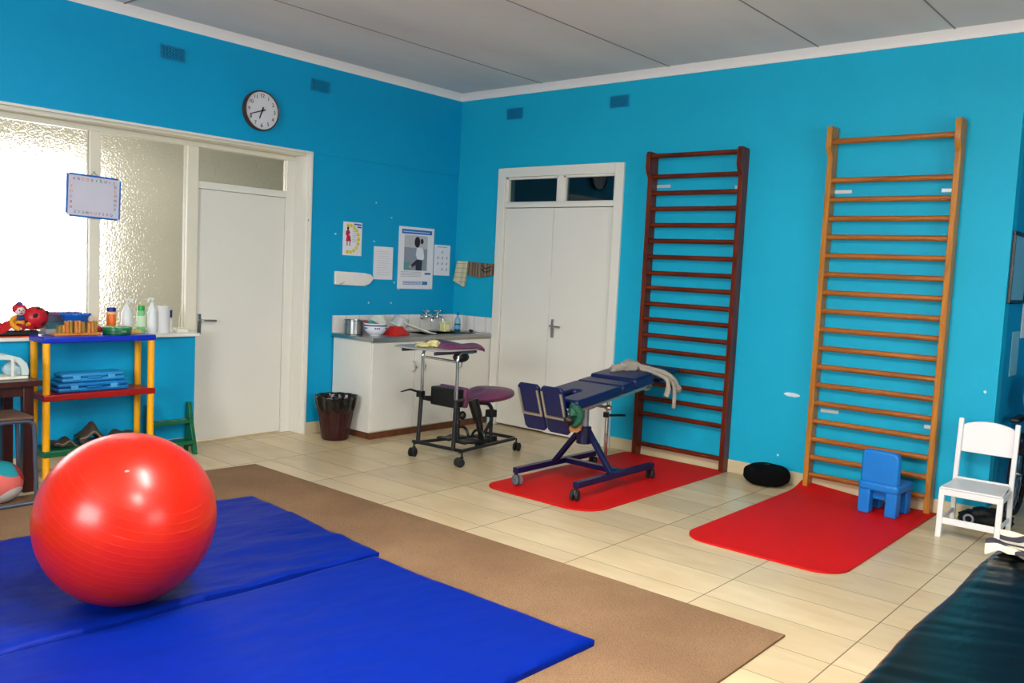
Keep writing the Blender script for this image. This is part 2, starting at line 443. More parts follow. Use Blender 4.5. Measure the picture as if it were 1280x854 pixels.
ltw = wood('honey_oak_wood', (158, 98, 30), (190, 126, 48), .32)
ltr = wood('honey_oak_rung', (136, 76, 24), (170, 102, 38), .32, stretch=(1, .08, 1))
dkt = wood('dark_brown_table_wood', (40, 14, 12), (62, 24, 18), .3)

# ------------------------------------------------------------------ room shell
H = 3.2
o = S(MB().box((-8.6, -9.1, -.1), (2.0, 3.5, 0)).build('floor', tile_floor(), loc=(0, 0, 0), smooth=False))
o = S(MB().box((-8.6, -9.1, H), (2.0, .3, H+.1)).build('ceiling', ceiling_mat(), loc=(0, 0, 0), smooth=False))
jm = M('ceiling_joint_grey', (134, 128, 126), .7)
for i, y in enumerate((-1.06, -2.38, -3.60, -4.50, -5.72, -6.94)):
    S(MB().box((-8.4, y-.004, H-.004), (-.03, y+.004, H)).build('trim_%d' % (i+1), jm, smooth=False))
S(MB().box((-3.41, -8.9, H-.004), (-3.395, -.03, H)).build('trim_7', jm, smooth=False))

# left wall (y = 0): upper band, pier by the sink, low wall under the window
w = MB(); w.box((-8.6, -.008, 2.405), (.1, .25, H)).box((-1.772, 0, 0), (.1, .25, 2.405)).box((-8.6, 0, 0), (-2.80, .25, .88))
S(w.build('wall_left', wallA, loc=(0, 0, 0), smooth=False))
# right wall (x = 0) with the double-door opening, then the corner where the room widens
w = MB(); w.box((0, -.555, 0), (.12, 0, H)).box((0, -4.926, 0), (.12, -1.97, H)).box((0, -1.97, 2.45), (.12, -.555, H))
S(w.build('wall_right', wallB, loc=(0, 0, 0), smooth=False))
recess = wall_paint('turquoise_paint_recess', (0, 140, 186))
w = MB(); w.box((.12, -4.926, 0), (1.7, -4.80, H)); S(w.build('wall_recess', recess, loc=(0, 0, 0), smooth=False))
w = MB(); w.box((1.6, -9.1, 0), (1.75, -4.926, H)); S(w.build('wall_recess_end', recess, loc=(0, 0, 0), smooth=False))
# walls behind the camera, with their window openings
w = MB()
w.box((-8.75, -9.1, 0), (-8.5, .25, 1.05)).box((-8.75, -9.1, 2.55), (-8.5, .25, H)).box((-8.75, -9.1, 1.05), (-8.5, -5.0, 2.55)).box((-8.75, -3.0, 1.05), (-8.5, .25, 2.55))
S(w.build('wall_back', wallA, loc=(0, 0, 0), smooth=False))
w = MB()
w.box((-8.6, -9.2, 0), (1.7, -9.0, 1.0)).box((-8.6, -9.2, 2.55), (1.7, -9.0, H)).box((-8.6, -9.2, 1.0), (-4.6, -9.0, 2.55)).box((-2.4, -9.2, 1.0), (1.7, -9.0, 2.55))
S(w.build('wall_front', wallA, loc=(0, 0, 0), smooth=False))

# cornices: two-step cove
def cornice(name, poly, vec): S(MB().prism(poly, vec).build(name, M('cornice_white', (232, 226, 222), .5, var=.02), loc=(0, 0, 0)))
cornice('trim_8', [(-8.5, 0, 3.135), (-8.5, -.012, 3.135), (-8.5, -.018, 3.16), (-8.5, -.045, 3.185), (-8.5, -.06, H), (-8.5, 0, H)], (8.5, 0, 0))
cornice('trim_9', [(0, -4.926, 3.135), (-.012, -4.926, 3.135), (-.018, -4.926, 3.16), (-.045, -4.926, 3.185), (-.06, -4.926, H), (0, -4.926, H)], (0, 4.926, 0))
cornice('trim_10', [(0, -4.926, 3.135), (0, -4.938, 3.135), (0, -4.944, 3.16), (0, -4.971, 3.185), (0, -4.986, H), (0, -4.926, H)], (1.6, 0, 0))
# skirting tiles
S(MB().box((-1.772, -.012, 0), (-1.50, 0, .10)).build('baseboard_left', skirt, bevel=.003))
S(MB().box((-8.5, -.012, 0), (-2.80, 0, .10)).build('baseboard_left_low', skirt, bevel=.003))
S(MB().box((-.012, -4.926, 0), (0, -1.985, .10)).build('baseboard_right', skirt, bevel=.003))
S(MB().box((0, -4.938, 0), (1.6, -4.926, .10)).build('baseboard_recess', skirt, bevel=.003))

# ---------------- partition with obscure glass (window_1), door_1 and its frame
YP = .20
win = struct('window_1', (-4.6, YP, .88))
f = MB()
f.box((-8.5, .03, 2.375), (-1.772, .25, 2.405))
f.box((-8.5, YP-.02, 2.335), (-1.80, YP+.04, 2.375))
f.box((-3.525, YP-.03, .905), (-3.452, YP+.04, 2.335))
f.box((-5.65, YP-.03, .905), (-5.58, YP+.04, 2.335))
f.box((-2.79, YP-.03, .905), (-2.70, YP+.04, 2.335))
f.box((-3.452, YP-.02, .905), (-2.79, YP+.02, .93)); f.box((-5.58, YP-.02, .905), (-3.525, YP+.02, .93))
f.build('window_frame', cream, win, bevel=.004)
f = MB().box((-8.5, -.012, 2.395), (-1.762, .03, 2.412)).box((-1.785, -.012, 0), (-1.762, .03, 2.395)).build('architrave', white, win, bevel=.003)
og = obscure_glass()
for (a, b) in ((-8.4, -5.65), (-5.58, -3.525), (-3.452, -2.79)):
    MB().box((a, YP, .92), (b, YP+.008, 2.35)).build('pane', og, win, smooth=False)
S(MB().box((-8.5, -.035, .88), (-2.78, YP+.04, .905)).build('trim_11', white, bevel=.004))

d1 = struct('door_1', (-2.25, YP, 0))
f = MB()
f.box((-2.79, YP-.03, 0), (-2.697, YP+.04, .905))
f.box((-1.885, YP-.02, 0), (-1.80, YP+.04, 2.335)); f.box((-1.80, YP-.05, 0), (-1.772, .25, 2.405)); f.box((-1.80, .02, 0), (-1.772, YP-.05, 2.405))
f.box((-2.70, YP-.02, 2.02), (-1.885, YP+.04, 2.075))
f.build('door_frame', white, d1, bevel=.004)
MB().box((-2.695, YP, .012), (-1.888, YP+.035, 2.018)).build('door_leaf', white, d1, bevel=.003)
MB().box((-2.70, YP, 2.075), (-1.885, YP+.008, 2.335)).build('transom_pane', og, d1, smooth=False)
h = MB().box((-2.676, YP-.008, .875), (-2.644, YP, 1.035)).build('handle_plate', steel, d1, bevel=.003)
MB().tube(bez([(-2.66, YP-.005, .985), (-2.66, YP-.05, .985), (-2.63, YP-.058, .985), (-2.54, YP-.056, .983)], 5), .009).build('lever', steel, h)
MB().lathe([(.001, -.016), (.012, -.014), (.014, -.008), (.009, 0), (.009, .006)], (-1.774, .012, 1.838), 14, 'y').build('door_stop', rubber, d1)

# the room beyond the glass: cream walls, floor, bright daylight window
bw = M('cream_room_wall', (202, 196, 180), .8, var=.3, vs=2)
w = MB().box((-9.0, 3.4, 0), (-5.3, 3.55, H)).box((-5.3, 3.4, 0), (-2.3, 3.55, .75)).box((-5.3, 3.4, 2.22), (-2.3, 3.55, H)).box((-2.3, 3.4, 0), (1.0, 3.55, H))
S(w.build('wall_far', bw, loc=(0, 0, 0), smooth=False))
S(MB().box((.9, .25, 0), (1.0, 3.4, H)).build('wall_far_right', bw, smooth=False))
S(MB().box((-9.1, .25, 0), (-9.0, 3.4, H)).build('wall_far_left', bw, smooth=False))
S(MB().box((-9.0, .3, H-.05), (1.0, 3.4, H)).build('ceiling_far', M('far_ceiling_paint', (210, 204, 180), .8), smooth=False))
wf = struct('window_2', (-3.7, 3.45, .75))
MB().box((-5.3, 3.52, .75), (-2.3, 3.53, 2.22)).build('daylight_pane', emis('overcast_daylight', (240, 246, 255), 5.0), wf, smooth=False)
g = MB()
for x in (-5.3, -4.3, -3.3, -2.36): g.box((x, 3.42, .75), (x+.06, 3.5, 2.22))
g.box((-5.3, 3.42, .75), (-2.3, 3.5, .81)); g.box((-5.3, 3.42, 2.16), (-2.3, 3.5, 2.22)); g.build('window_frame', white, wf)

# ---------------- double door (door_2) in the right wall
d2 = struct('door_2', (0, -1.26, 0))
f = MB()
f.box((-.022, -.640, 0), (.13, -.549, 2.457)); f.box((-.022, -1.976, 0), (.13, -1.890, 2.457))
f.box((-.022, -1.890, 2.372), (.13, -.640, 2.457)); f.box((-.012, -1.890, 2.088), (.10, -.640, 2.13)); f.box((-.012, -1.318, 2.13), (.10, -1.268, 2.372))
for (a, b) in ((-.640, -1.268), (-1.318, -1.890)):
    f.box((.0, a, 2.13), (.05, a-.028, 2.372)); f.box((.0, b, 2.13), (.05, b+.022, 2.372)); f.box((0, a, 2.35), (.05, b, 2.372)); f.box((0, a, 2.13), (.05, b, 2.142))
f.build('door_frame', white, d2, bevel=.004)
MB().box((.006, -.644, .018), (.046, -1.222, 2.083)).build('door_leaf', white, d2, bevel=.003)
MB().box((.004, -1.227, .014), (.044, -1.886, 2.083)).build('door_leaf', white, d2, bevel=.003)
gl = M('dark_clear_glass', (180, 205, 205), .02, trans=1.0, var=.0)
for (a, b) in ((-.66, -1.255), (-1.33, -1.875)):
    MB().box((.03, a, 2.135), (.036, b, 2.36)).build('transom_pane', gl, d2, smooth=False)
h = MB().box((-.006, -1.300, .90), (.004, -1.264, 1.07)).build('handle_plate', steel, d2, bevel=.003)
MB().tube(bez([(0, -1.282, 1.01), (-.045, -1.282, 1.01), (-.052, -1.31, 1.01), (-.05, -1.40, 1.005)], 5), .009).build('lever', steel, h)
# store room behind the double door
dk = wall_paint('turquoise_paint_store', (0, 120, 150))
w = MB().box((1.3, -2.4, 0), (1.4, -.2, H)).box((.12, -2.5, 0), (1.3, -2.4, H)).box((.12, -.3, 0), (1.3, -.2, H))
S(w.build('wall_store', dk, loc=(0, 0, 0), smooth=False))

# ---------------- windows behind the camera (they light the room)
def back_window(name, y0, y1):
    s = struct(name, (-8.6, (y0+y1)/2, 1.05)); f = MB()
    for y in (y0, y0+(y1-y0)/3, y0+2*(y1-y0)/3, y1-.05): f.box((-8.62, y, 1.05), (-8.56, y+.05, 2.55))
    f.box((-8.62, y0, 1.05), (-8.56, y1, 1.1)).box((-8.62, y0, 2.5), (-8.56, y1, 2.55)).build('window_frame', white, s)
back_window('window_3', -5.0, -3.0)
s = struct('window_4', (-3.5, -9.1, 1.0)); f = MB()
for x in (-4.6, -3.87, -3.13, -2.45): f.box((x, -9.12, 1.0), (x+.05, -9.06, 2.55))
f.box((-4.6, -9.12, 1.0), (-2.4, -9.06, 1.05)).box((-4.6, -9.12, 2.5), (-2.4, -9.06, 2.55)).build('window_frame', white, s)

# ---------------- air vents
def vent(p, wall, label):
    t = thing('air_vent', label, 'vent', p, 'air vents high on the walls')
    x, y, z = p; W, Hh = .185, .095
    g = MB(); nx, nz = 8, 5
    def bx(u0, u1, z0, z1, d0, d1):
        if wall == 'A': g.box((x+u0, -.008-d1, z+z0), (x+u1, -.008-d0, z+z1))
        else: g.box((-d1, y+u0, z+z0), (-d0, y+u1, z+z1))
    for i in range(nx+1): u = -W/2+W*i/nx; bx(u-.0072, u+.0072, -Hh/2, Hh/2, .0, .008)
    for j in range(nz+1): v = -Hh/2+Hh*j/nz; bx(-W/2, W/2, v-.0052, v+.0052, .0, .008)
    g.build('grille', M('vent_blue_paint', (2, 146, 196), .5), t, smooth=False)
    g = MB(); bx(-W/2, W/2, -Hh/2, Hh/2, 0, .002) if False else None
    if wall == 'A': g.box((x-W/2, -.011, z-Hh/2), (x+W/2, -.0085, z+Hh/2))
    else: g.box((-.003, y-W/2, z-Hh/2), (-.0005, y+W/2, z+Hh/2))
    g.build('dark_backing', M('vent_dark', (2, 44, 64), .9), t, smooth=False)
vent((-3.024, -.008, 2.95), 'A', 'turquoise painted air vent above the window, left of the clock')
vent((-1.716, -.008, 2.965), 'A', 'turquoise painted air vent above and right of the wall clock')
vent((0, -.707, 2.965), 'B', 'turquoise painted air vent high up above the white double door')
vent((0, -1.88, 2.975), 'B', 'turquoise painted air vent high up between double door and dark wall bars')

# ---------------- wall clock
ck = thing('wall_clock', 'round wall clock with brown rim and black numerals', 'clock', (-2.292, -.004, 2.661))
cx_, cz_ = -2.292, 2.661
MB().lathe([(.0, 0), (.148, 0), (.156, -.008), (.158, -.04), (.150, -.056), (.146, -.052), (.145, -.045)], (cx_, -.004, cz_), 48, 'y', False).build('rim', M('brown_clock_rim', (74, 44, 30), .35), ck)
MB().lathe([(.0001, 0), (.146, 0), (.146, -.006), (.0001, -.006)], (cx_, -.040, cz_), 48, 'y').build('dial', M('clock_dial', (214, 214, 216), .5, var=.01), ck)
bk = M('clock_black', (12, 12, 16), .5)
for k in range(1, 13):
    a = R(90-30*k)
    text_mb(str(k), .042, (cx_+.115*math.cos(a), -.0475, cz_+.115*math.sin(a)), (1, 0, 0), (0, 0, 1), .0006).build('numeral', bk, ck, smooth=False)
def hand(nm, ang, L, wd, y, back=.03):
    a = R(ang); d = Vector((math.sin(a), 0, math.cos(a))); p = Vector((d.z, 0, -d.x)); c = Vector((cx_, y, cz_))
    MB().prism([c-d*back-p*wd, c+d*L-p*wd*.6, c+d*L+p*wd*.6, c-d*back+p*wd], (0, -.002, 0)).build(nm, bk, ck)
hand('hour_hand', 200, .068, .006, -.049); hand('minute_hand', 250, .118, .0045, -.052)
MB().cyl((cx_, -.048, cz_), (cx_, -.056, cz_), .007).build('hub', bk, ck)

# ---------------- floor coverings
def rrect(x0, x1, y0, y1, r, n=7):
    # r: radii at (x1,y1),(x0,y1),(x0,y0),(x1,y0)
    out = []
    for (cx, cy, a0, rr) in ((x1-r[0], y1-r[0], 0, r[0]), (x0+r[1], y1-r[1], 90, r[1]), (x0+r[2], y0+r[2], 180, r[2]), (x1-r[3], y0+r[3], 270, r[3])):
        for k in range(n+1):
            a = R(a0+90*k/n); out.append((cx+rr*math.cos(a), cy+rr*math.sin(a)))
    return out
tag(MB().prism([(x, y, 0) for x, y in [(-8.0, -4.74), (-2.735, -4.745), (-2.725, -.735), (-3.2, -.70), (-4.3, -.62), (-8.0, -.42)]], (0, 0, .009)).build('carpet', carpet_mat(), bevel=.002),
    'large thin brown carpet under the blue mats', 'carpet')

def mat_obj(name, quad, z, th, seed, amp, label, cat, mat, seam=None):
    a, b, c, d = [Vector((q[0], q[1], 0)) for q in quad]   # (u0v0),(u1v0),(u1v1),(u0v1)
    def f(u, v):
        p = a.lerp(b, u).lerp(d.lerp(c, u), v)
        e = min(u*2.2, (1-u)*2.2, v*1.4, (1-v)*1.4)
        rd = .012*(1-min(1, e/.03))**2
        hgt = amp*(mnoise.noise(Vector((p.x*1.8+seed, p.y*3.2, seed)))+.5*mnoise.noise(Vector((p.x*3.1, p.y*9+p.x*2, seed+3)))+.26*mnoise.noise(Vector((p.x*7, p.y*30+p.x*6, seed+7))))
        wob = .012*mnoise.noise(Vector((p.x*2, p.y*2, seed+11)))
        return (p.x+wob, p.y+wob, z+th+max(-.010, hgt)-rd)
    return tag(MB().slab(f, 110, 80, th-.004, zb=.0095).build(name, mat, ang=60), label, cat)
mat_obj('exercise_mat', [(-5.75, -2.80), (-3.375, -2.86), (-3.265, -1.55), (-5.65, -1.44)], .009, .036, 2.0, .016, 'royal blue vinyl exercise mat carrying the big red ball, farther of the two', 'mat', bluevin)
mat_obj('exercise_mat', [(-5.85, -4.12), (-3.435, -4.245), (-3.43, -2.90), (-5.80, -2.82)], .009, .034, 5.0, .007, 'royal blue vinyl exercise mat nearest the camera, nothing on it', 'mat', bluevin)

def redm(x0, x1, y0, y1, rr, lift, label):
    out = rrect(x0, x1, y0, y1, rr, 9)
    o = MB().prism([(x, y, .001) for x, y in out], (0, 0, .011)).build('gym_mat', redmat, bevel=.003)
    if lift:
        bm = bmesh.new(); bm.from_mesh(o.data)
        bmesh.ops.triangulate(bm, faces=[f for f in bm.faces if len(f.verts) > 4]); bm.to_mesh(o.data); bm.free()
    return tag(o, label, 'mat')
redm(-1.88, -.06, -3.11, -2.19, (.07, .13, .20, .07), 0, 'red gym mat with rounded corners under the blue tilt table')
# second red mat: its wall end rides up on the skirting
def f2(u, v):
    x = -1.83+u*1.80; y = -4.64+v*.93
    r = .17; du, dv = u*1.80, min(v, 1-v)*.93
    if du < r and dv < r:
        k = math.hypot(r-du, r-dv)
        if k > r:
            s = r/k; du2, dv2 = r-(r-du)*s, r-(r-dv)*s
            x = -1.83+du2; y = (-4.64+dv2) if v < .5 else (-4.64+.93-dv2)
    z = .012+.045*max(0, (u-.87)/.13)**2*max(0, (v-.45)/.55)
    return (x, y, z)
tag(MB().slab(f2, 60, 40, .010).build('gym_mat', redmat, ang=60), 'red gym mat with rounded corners under the small blue plastic chair', 'mat')

# ---------------- gym ball
bl = thing('gym_ball', 'huge shiny red inflated gym ball resting on blue mat', 'ball', (-4.594, -2.676, .050))
bo = MB().ell((-4.594, -2.676, .401), .352, 96, 64).build('ball_skin', ball_mat(), bl)
n_ = Vector((-.25, -.05, .30)).normalized()
vd = Vector((-.30, -.62, .72)).normalized()
MB().ell(Vector((-4.594, -2.676, .401))+vd*.352, (.010, .008, .005), 12, 8).build('air_plug', M('pale_pink_plug', (240, 150, 130), .5), bl)

# ---------------- wall bars
def wall_bars(y0, y1, zt, zs, wp, wr, label, brk, forward):
    t = thing('wall_bars', label, 'wall bars', (-.05, (y0+y1)/2, 0))
    pw = .038; dp = .098
    for (a, s) in ((y0, -1), (y1, 1)):
        yy0, yy1 = (a, a-pw) if s < 0 else (a+pw, a)
        top = [(-.004, zt-.03), (-.012, zt), (-dp-.030, zt+.004), (-dp-.045, zt-.02), (-dp-.045, zt-.13), (-dp-.030, zt-.17), (-dp-.006, zt-.20), (-dp, zt-.215), (-dp, .0), (-.004, .0)]
        MB().prism([(x, yy0, z) for x, z in top], (0, yy1-yy0, 0)).build('side_post', wp, t, bevel=.004)
    for k, z in enumerate(zs):
        xr = -dp-.012 if k == 0 else -.070
        if k == 0 and not forward: xr = -dp-.008
        m = MB(); seg = 14
        ring = [(xr+.0185*math.cos(2*PI*i/seg), y0-pw, z+.0195*math.sin(2*PI*i/seg)) for i in range(seg)]
        m.prism(ring, (0, (y1+pw)-(y0-pw), 0)).build('rung', wr, t)
    for (ya, yb, z) in brk:
        MB().box((-.006, ya, z-.013), (-.0005, yb, z+.013)).build('wall_bracket', M('galvanised_bracket', (200, 204, 206), .4, .3), t, bevel=.002, label='pale metal bracket on the wall')
    return t
zl = [2.478, 2.316, 2.182, 2.055, 1.923, 1.795, 1.664, 1.532, 1.409, 1.277, 1.150, 1.019, .894, .757, .620, .494, .361, .105]
zr = [2.509, 2.242, 2.107, 1.974, 1.843, 1.711, 1.577, 1.447, 1.315, 1.182, 1.047, .912, .779, .646, .514, .380, .248, .118]
wall_bars(-2.265, -3.105, 2.512, zl, dkw, dkr, 'dark reddish-brown wooden wall bars beside the white double door', [(-2.30, -2.43, 2.245), (-3.00, -3.07, 2.222), (-3.02, -3.05, .47)], False)
wall_bars(-3.742, -4.612, 2.612, zr, ltw, ltr, 'honey coloured wooden wall bars nearest the right edge of the wall', [(-3.78, -3.90, 2.168), (-4.49, -4.58, 2.163), (-3.80, -3.93, .590), (-4.51, -4.58, .578)], True)

# ---------------- sink corner
cab = thing('sink_cabinet', 'white painted sink cabinet with three doors in the corner', 'cabinet', (-.75, -.27, 0))
YF = -.541
c = MB(); c.box((-1.495, YF+.02, .06), (-1.477, -.014, .838)).box((-.022, YF+.002, .06), (-.0005, -.014, .838)).box((-1.477, YF+.02, .06), (-.022, -.014, .08)).box((-1.477, -.026, .08), (-.022, -.014, .838)).box((-1.477, YF+.02, .80), (-.022, YF+.036, .838)).box((-1.008, YF+.02, .08), (-.99, YF+.036, .80)); c.build('carcass', white, cab, bevel=.003)
MB().box((-1.475, YF+.022, 0), (-.0005, -.02, .06)).build('plinth', wood('brown_plinth_wood', (84, 46, 26), (112, 66, 38), .5), cab)
for (a, b, hx) in ((-1.49, -1.003, -1.030), (-.998, -.512, -.915), (-.507, -.012, -.450)):
    dr = MB().box((a, YF, .07), (b, YF+.018, .828)).build('cabinet_door', white, cab, bevel=.003)
    MB().tube(arc((hx, YF-.001, .61), (0, 0, 1), (0, -1, 0), .045, R(-2), R(182), 10), .0075, 8).build('handle', chrome, dr)
MB().cyl((-.975, YF, .60), (-.975, YF-.006, .60), .008).build('keyhole', steel, cab)
def add_top():
    t = thing('worktop', 'stainless steel worktop with sink bowl on the white cabinet', 'worktop', (-.75, -.27, .84))
    m = MB(); m.box((-1.515, -.562, .84), (-.78, -.004, .875)); m.box((-.13, -.562, .84), (-.024, -.004, .875)); m.box((-.78, -.562, .84), (-.13, -.47, .875)); m.box((-.78, -.10, .84), (-.13, -.004, .875))
    m.build('steel_top', steel, t, bevel=.004)
    m = MB(); m.box((-.78, -.47, .76), (-.13, -.10, .765)); m.box((-.785, -.47, .76), (-.78, -.10, .87)); m.box((-.13, -.47, .76), (-.125, -.10, .87)); m.box((-.78, -.475, .76), (-.13, -.47, .87)); m.box((-.78, -.10, .76), (-.13, -.095, .87))
    m.build('sink_bowl', steel, t)
add_top()
tl = tiles_mat()
S(MB().box((-1.505, -.010, .876), (-.0, 0, 1.028)).build('trim_12', tl)); S(MB().box((-.010, -.547, .876), (0, -.010, 1.028)).build('trim_13', tl))
def tap(x, label):
    t = thing('tap', label, 'tap', (x, -.01, .99), 'pair of wall taps over the sink')
    b = MB(); b.lathe([(.026, 0), (.026, -.008), (.014, -.014)], (x, -.010, 1.005), 20, 'y'); b.cyl((x, -.012, 1.005), (x, -.07, 1.005), .013)
    b.lathe([(.016, -.02), (.018, 0), (.017, .02), (.011, .03), (.009, .045)], (x, -.07, 1.005), 18)
    b.build('tap_body', chrome, t)
    MB().tube(bez([(x, -.065, 1.005), (x, -.11, 1.012), (x, -.145, 1.0), (x, -.15, .965)], 6), .010, 12).build('spout', chrome, t)
    h = MB(); h.lathe([(.008, .045), (.02, .05), (.024, .06), (.02, .072), (.008, .078)], (x, -.07, 1.005), 18)
    for k in range(4):
        a = R(45+90*k); h.cyl((x, -.07, 1.068), (x+.032*math.cos(a), -.07+.032*math.sin(a), 1.068), .006, 10)
    h.build('tap_handle', chrome, t)
tap(-.436, 'left of the two chrome wall taps over the sink'); tap(-.286, 'right of the two chrome wall taps over the sink')

# things on the worktop
ZT = .8752
t = thing('cooking_pot', 'plain steel cooking pot on the worktop', 'pot', (-1.40, -.17, ZT))
MB().lathe([(.0001, 0), (.076, 0), (.082, .006), (.082, .118), (.086, .122), (.086, .126), (.078, .126), (.078, .01), (.0001, .008)], (-1.40, -.17, ZT), 36).build('pot_body', steel, t)
MB().tube(arc((-1.482, -.17, ZT+.09), (-1, 0, 0), (0, 1, 0), .018, R(-90), R(90), 8), .004, 8).build('pot_handle', steel, t)
t = thing('enamel_bowl', 'white enamel bowl with dark rim and blue motifs', 'bowl', (-1.305, -.345, ZT))
MB().lathe([(.0001, 0), (.048, 0), (.050, .006), (.074, .020), (.092, .046), (.098, .075), (.100, .104), (.096, .104), (.094, .075), (.086, .048), (.065, .026), (.0001, .012)], (-1.305, -.345, ZT), 40).build('bowl_body', M('white_enamel', (226, 228, 234), .15, var=.01), t)
MB().lathe([(.0985, .084), (.1025, .086), (.1025, .093), (.0985, .095)], (-1.305, -.345, ZT), 40, 'z', False).build('dark_rim', M('navy_enamel', (22, 26, 66), .2), t)
MB().lathe([(.099, .101), (.103, .103), (.099, .107), (.095, .104)], (-1.305, -.345, ZT), 40, 'z', False).build('lip', M('white_enamel', (226, 228, 234), .15), t)
mo = M('blue_motif', (40, 60, 150), .3); m_ = MB()
for a in (-160, -145, -95, -85, -75, -30, -15, 20):
    an = R(a-35); rr = .0975; p = Vector((-1.305+rr*math.cos(an), -.345+rr*math.sin(an), ZT+.066)); m_.ell(p, (.008, .008, .006), 8, 6)
m_.build('motif', mo, t)
tag(MB().ell((-1.33, -.32, ZT+.108), (.030, .024, .022), 14, 10, .3).build('sponge', M('teal_sponge', (40, 150, 150), .9, bump=.4), loc=(-1.33, -.32, ZT+.09)), 'small teal scouring sponge in the white enamel bowl', 'sponge')
t = tag(MB().lathe([(.0001, 0), (.085, 0), (.088, .006), (.0001, .012)], (0, 0, 0), 30).build('plate', M('orange_red_plastic', (196, 44, 24), .35), loc=(0, 0, 0)), 'flat red plastic plate lying across the enamel bowl', 'plate')
t.location = (-1.27, -.24, ZT+.103); t.rotation_euler = (R(8), R(5), 0); t['_w'] = [0, 0, 0]
# red dish
def pyramid(name, c, rx, ry, h, rz, mat, label, cat, tip=.35):
    X = Matrix.Translation(c) @ Matrix.Rotation(R(rz), 4, 'Z')
    m = MB().xf(X); m._add([(-rx, -ry, 0), (rx, -ry, 0), (rx, ry, 0), (-rx, ry, 0), (-rx*tip, -ry*tip, h), (rx*tip, -ry*tip, h), (rx*tip, ry*tip, h), (-rx*tip, ry*tip, h)],
        [(0,3,2,1),(4,5,6,7),(0,1,5,4),(1,2,6,5),(2,3,7,6),(3,0,4,7)])
    return tag(m.build(name, mat, bevel=.006), label, cat)
pyramid('plastic_dish', (-1.055, -.335, ZT), .105, .085, .075, 12, M('bright_red_plastic', (196, 26, 10), .3), 'upturned bright red plastic dish on the worktop', 'dish', .45)
t = tag(MB().lathe([(.0001, 0), (.06, .002), (.094, .014), (.108, .018), (.107, .022), (.06, .008), (.0001, .006)], (0, 0, 0), 32).build('plate', M('pale_green_china', (206, 216, 200), .25), loc=(0, 0, 0)), 'pale plate tilted between the enamel bowl and the red dish', 'plate')
t.scale = (.72, .72, .72); t.location = (-1.14, -.18, ZT+.085); t.rotation_euler = (R(58), R(10), R(-20))
# clear tub and white board leaning on the dish
X = Matrix.Translation((-.95, -.25, ZT+.072)) @ Matrix.Scale(1.1, 4) @ Matrix.Rotation(R(18), 4, 'Y') @ Matrix.Rotation(R(14), 4, 'X')
t = thing('clear_tub', 'cloudy clear plastic tub lying tilted on the dishes', 'tub', (-.93, -.24, ZT+.07))
m = MB().xf(X); m.lathe([(.075, 0), (.062, .075), (.058, .078), (.0001, .078)], (0, 0, 0), 30, 'z', False); m.lathe([(.072, .001), (.059, .073), (.0001, .074)], (0, 0, 0), 30, 'z', False)
m.build('tub_body', M('cloudy_plastic', (206, 212, 212), .25, alpha=.55), t)
m = MB().xf(X); m.lathe([(.075, -.001), (.080, -.001), (.080, .006), (.075, .006), (.075, -.001)], (0, 0, 0), 30, 'z', False); m.build('tub_rim', M('cloudy_plastic_rim', (220, 224, 222), .3), t)
X = Matrix.Translation((-.80, -.33, ZT+.046)) @ Matrix.Rotation(R(-20), 4, 'Z') @ Matrix.Rotation(R(18), 4, 'Y')
m = MB().xf(X); m.slab(lambda u, v: ((u-.5)*.34, (v-.5)*.15, .012*(abs(2*v-1)**4+abs(2*u-1)**6)), 16, 10, .008)
tag(m.build('plastic_tray', M('cream_plastic', (222, 220, 200), .35), bevel=.002), 'long cream plastic tray leaning down from the red dish', 'tray')
t = thing('dish_soap_tub', 'square pale yellow tub beside the sink', 'tub', (-.305, -.20, ZT))
MB().box((-.345, -.235, ZT), (-.262, -.165, ZT+.085)).build('tub_body', M('pale_yellow_plastic', (222, 216, 150), .4), t, bevel=.008)
MB().box((-.350, -.240, ZT+.083), (-.257, -.160, ZT+.098)).build('lid', M('pale_yellow_lid', (232, 228, 180), .4), t, bevel=.004)
MB().box((-.325, -.2365, ZT+.02), (-.285, -.235, ZT+.065)).build('label_patch', M('cream_label', (236, 232, 214), .5), t)
t = thing('soap_bottle', 'dish soap bottle with teal liquid, blue cap, by the sink', 'bottle', (-.235, -.30, ZT))
MB().lathe([(.0001, 0), (.026, 0), (.029, .006), (.029, .085), (.0001, .085)], (-.235, -.30, ZT), 24).build('liquid', M('teal_liquid', (4, 84, 96), .2), t)
MB().lathe([(.0292, .085), (.0292, .11), (.024, .13), (.012, .155), (.010, .165)], (-.235, -.30, ZT), 24).build('bottle_neck', M('clear_blue_plastic', (120, 186, 214), .15, alpha=.75), t)
MB().lathe([(.013, .165), (.013, .185), (.007, .188), (.006, .20), (.0001, .20)], (-.235, -.30, ZT), 20).build('cap', M('blue_cap', (20, 84, 170), .35), t)
MB().lathe([(.0296, .03), (.0296, .07)], (-.235, -.30, ZT), 24).build('label_patch', M('white_blue_label', (90, 150, 200), .4), t)
tag(MB().tube(bez([(-.15, -.40, ZT+.008), (-.12, -.36, ZT+.018), (-.08, -.36, ZT+.012), (-.05, -.33, ZT+.010)], 5), [.008]*5+[.012]*5+[.007]*6).build('drain_plug', blk), 'small black plug and cord on the worktop by the wall', 'plug')

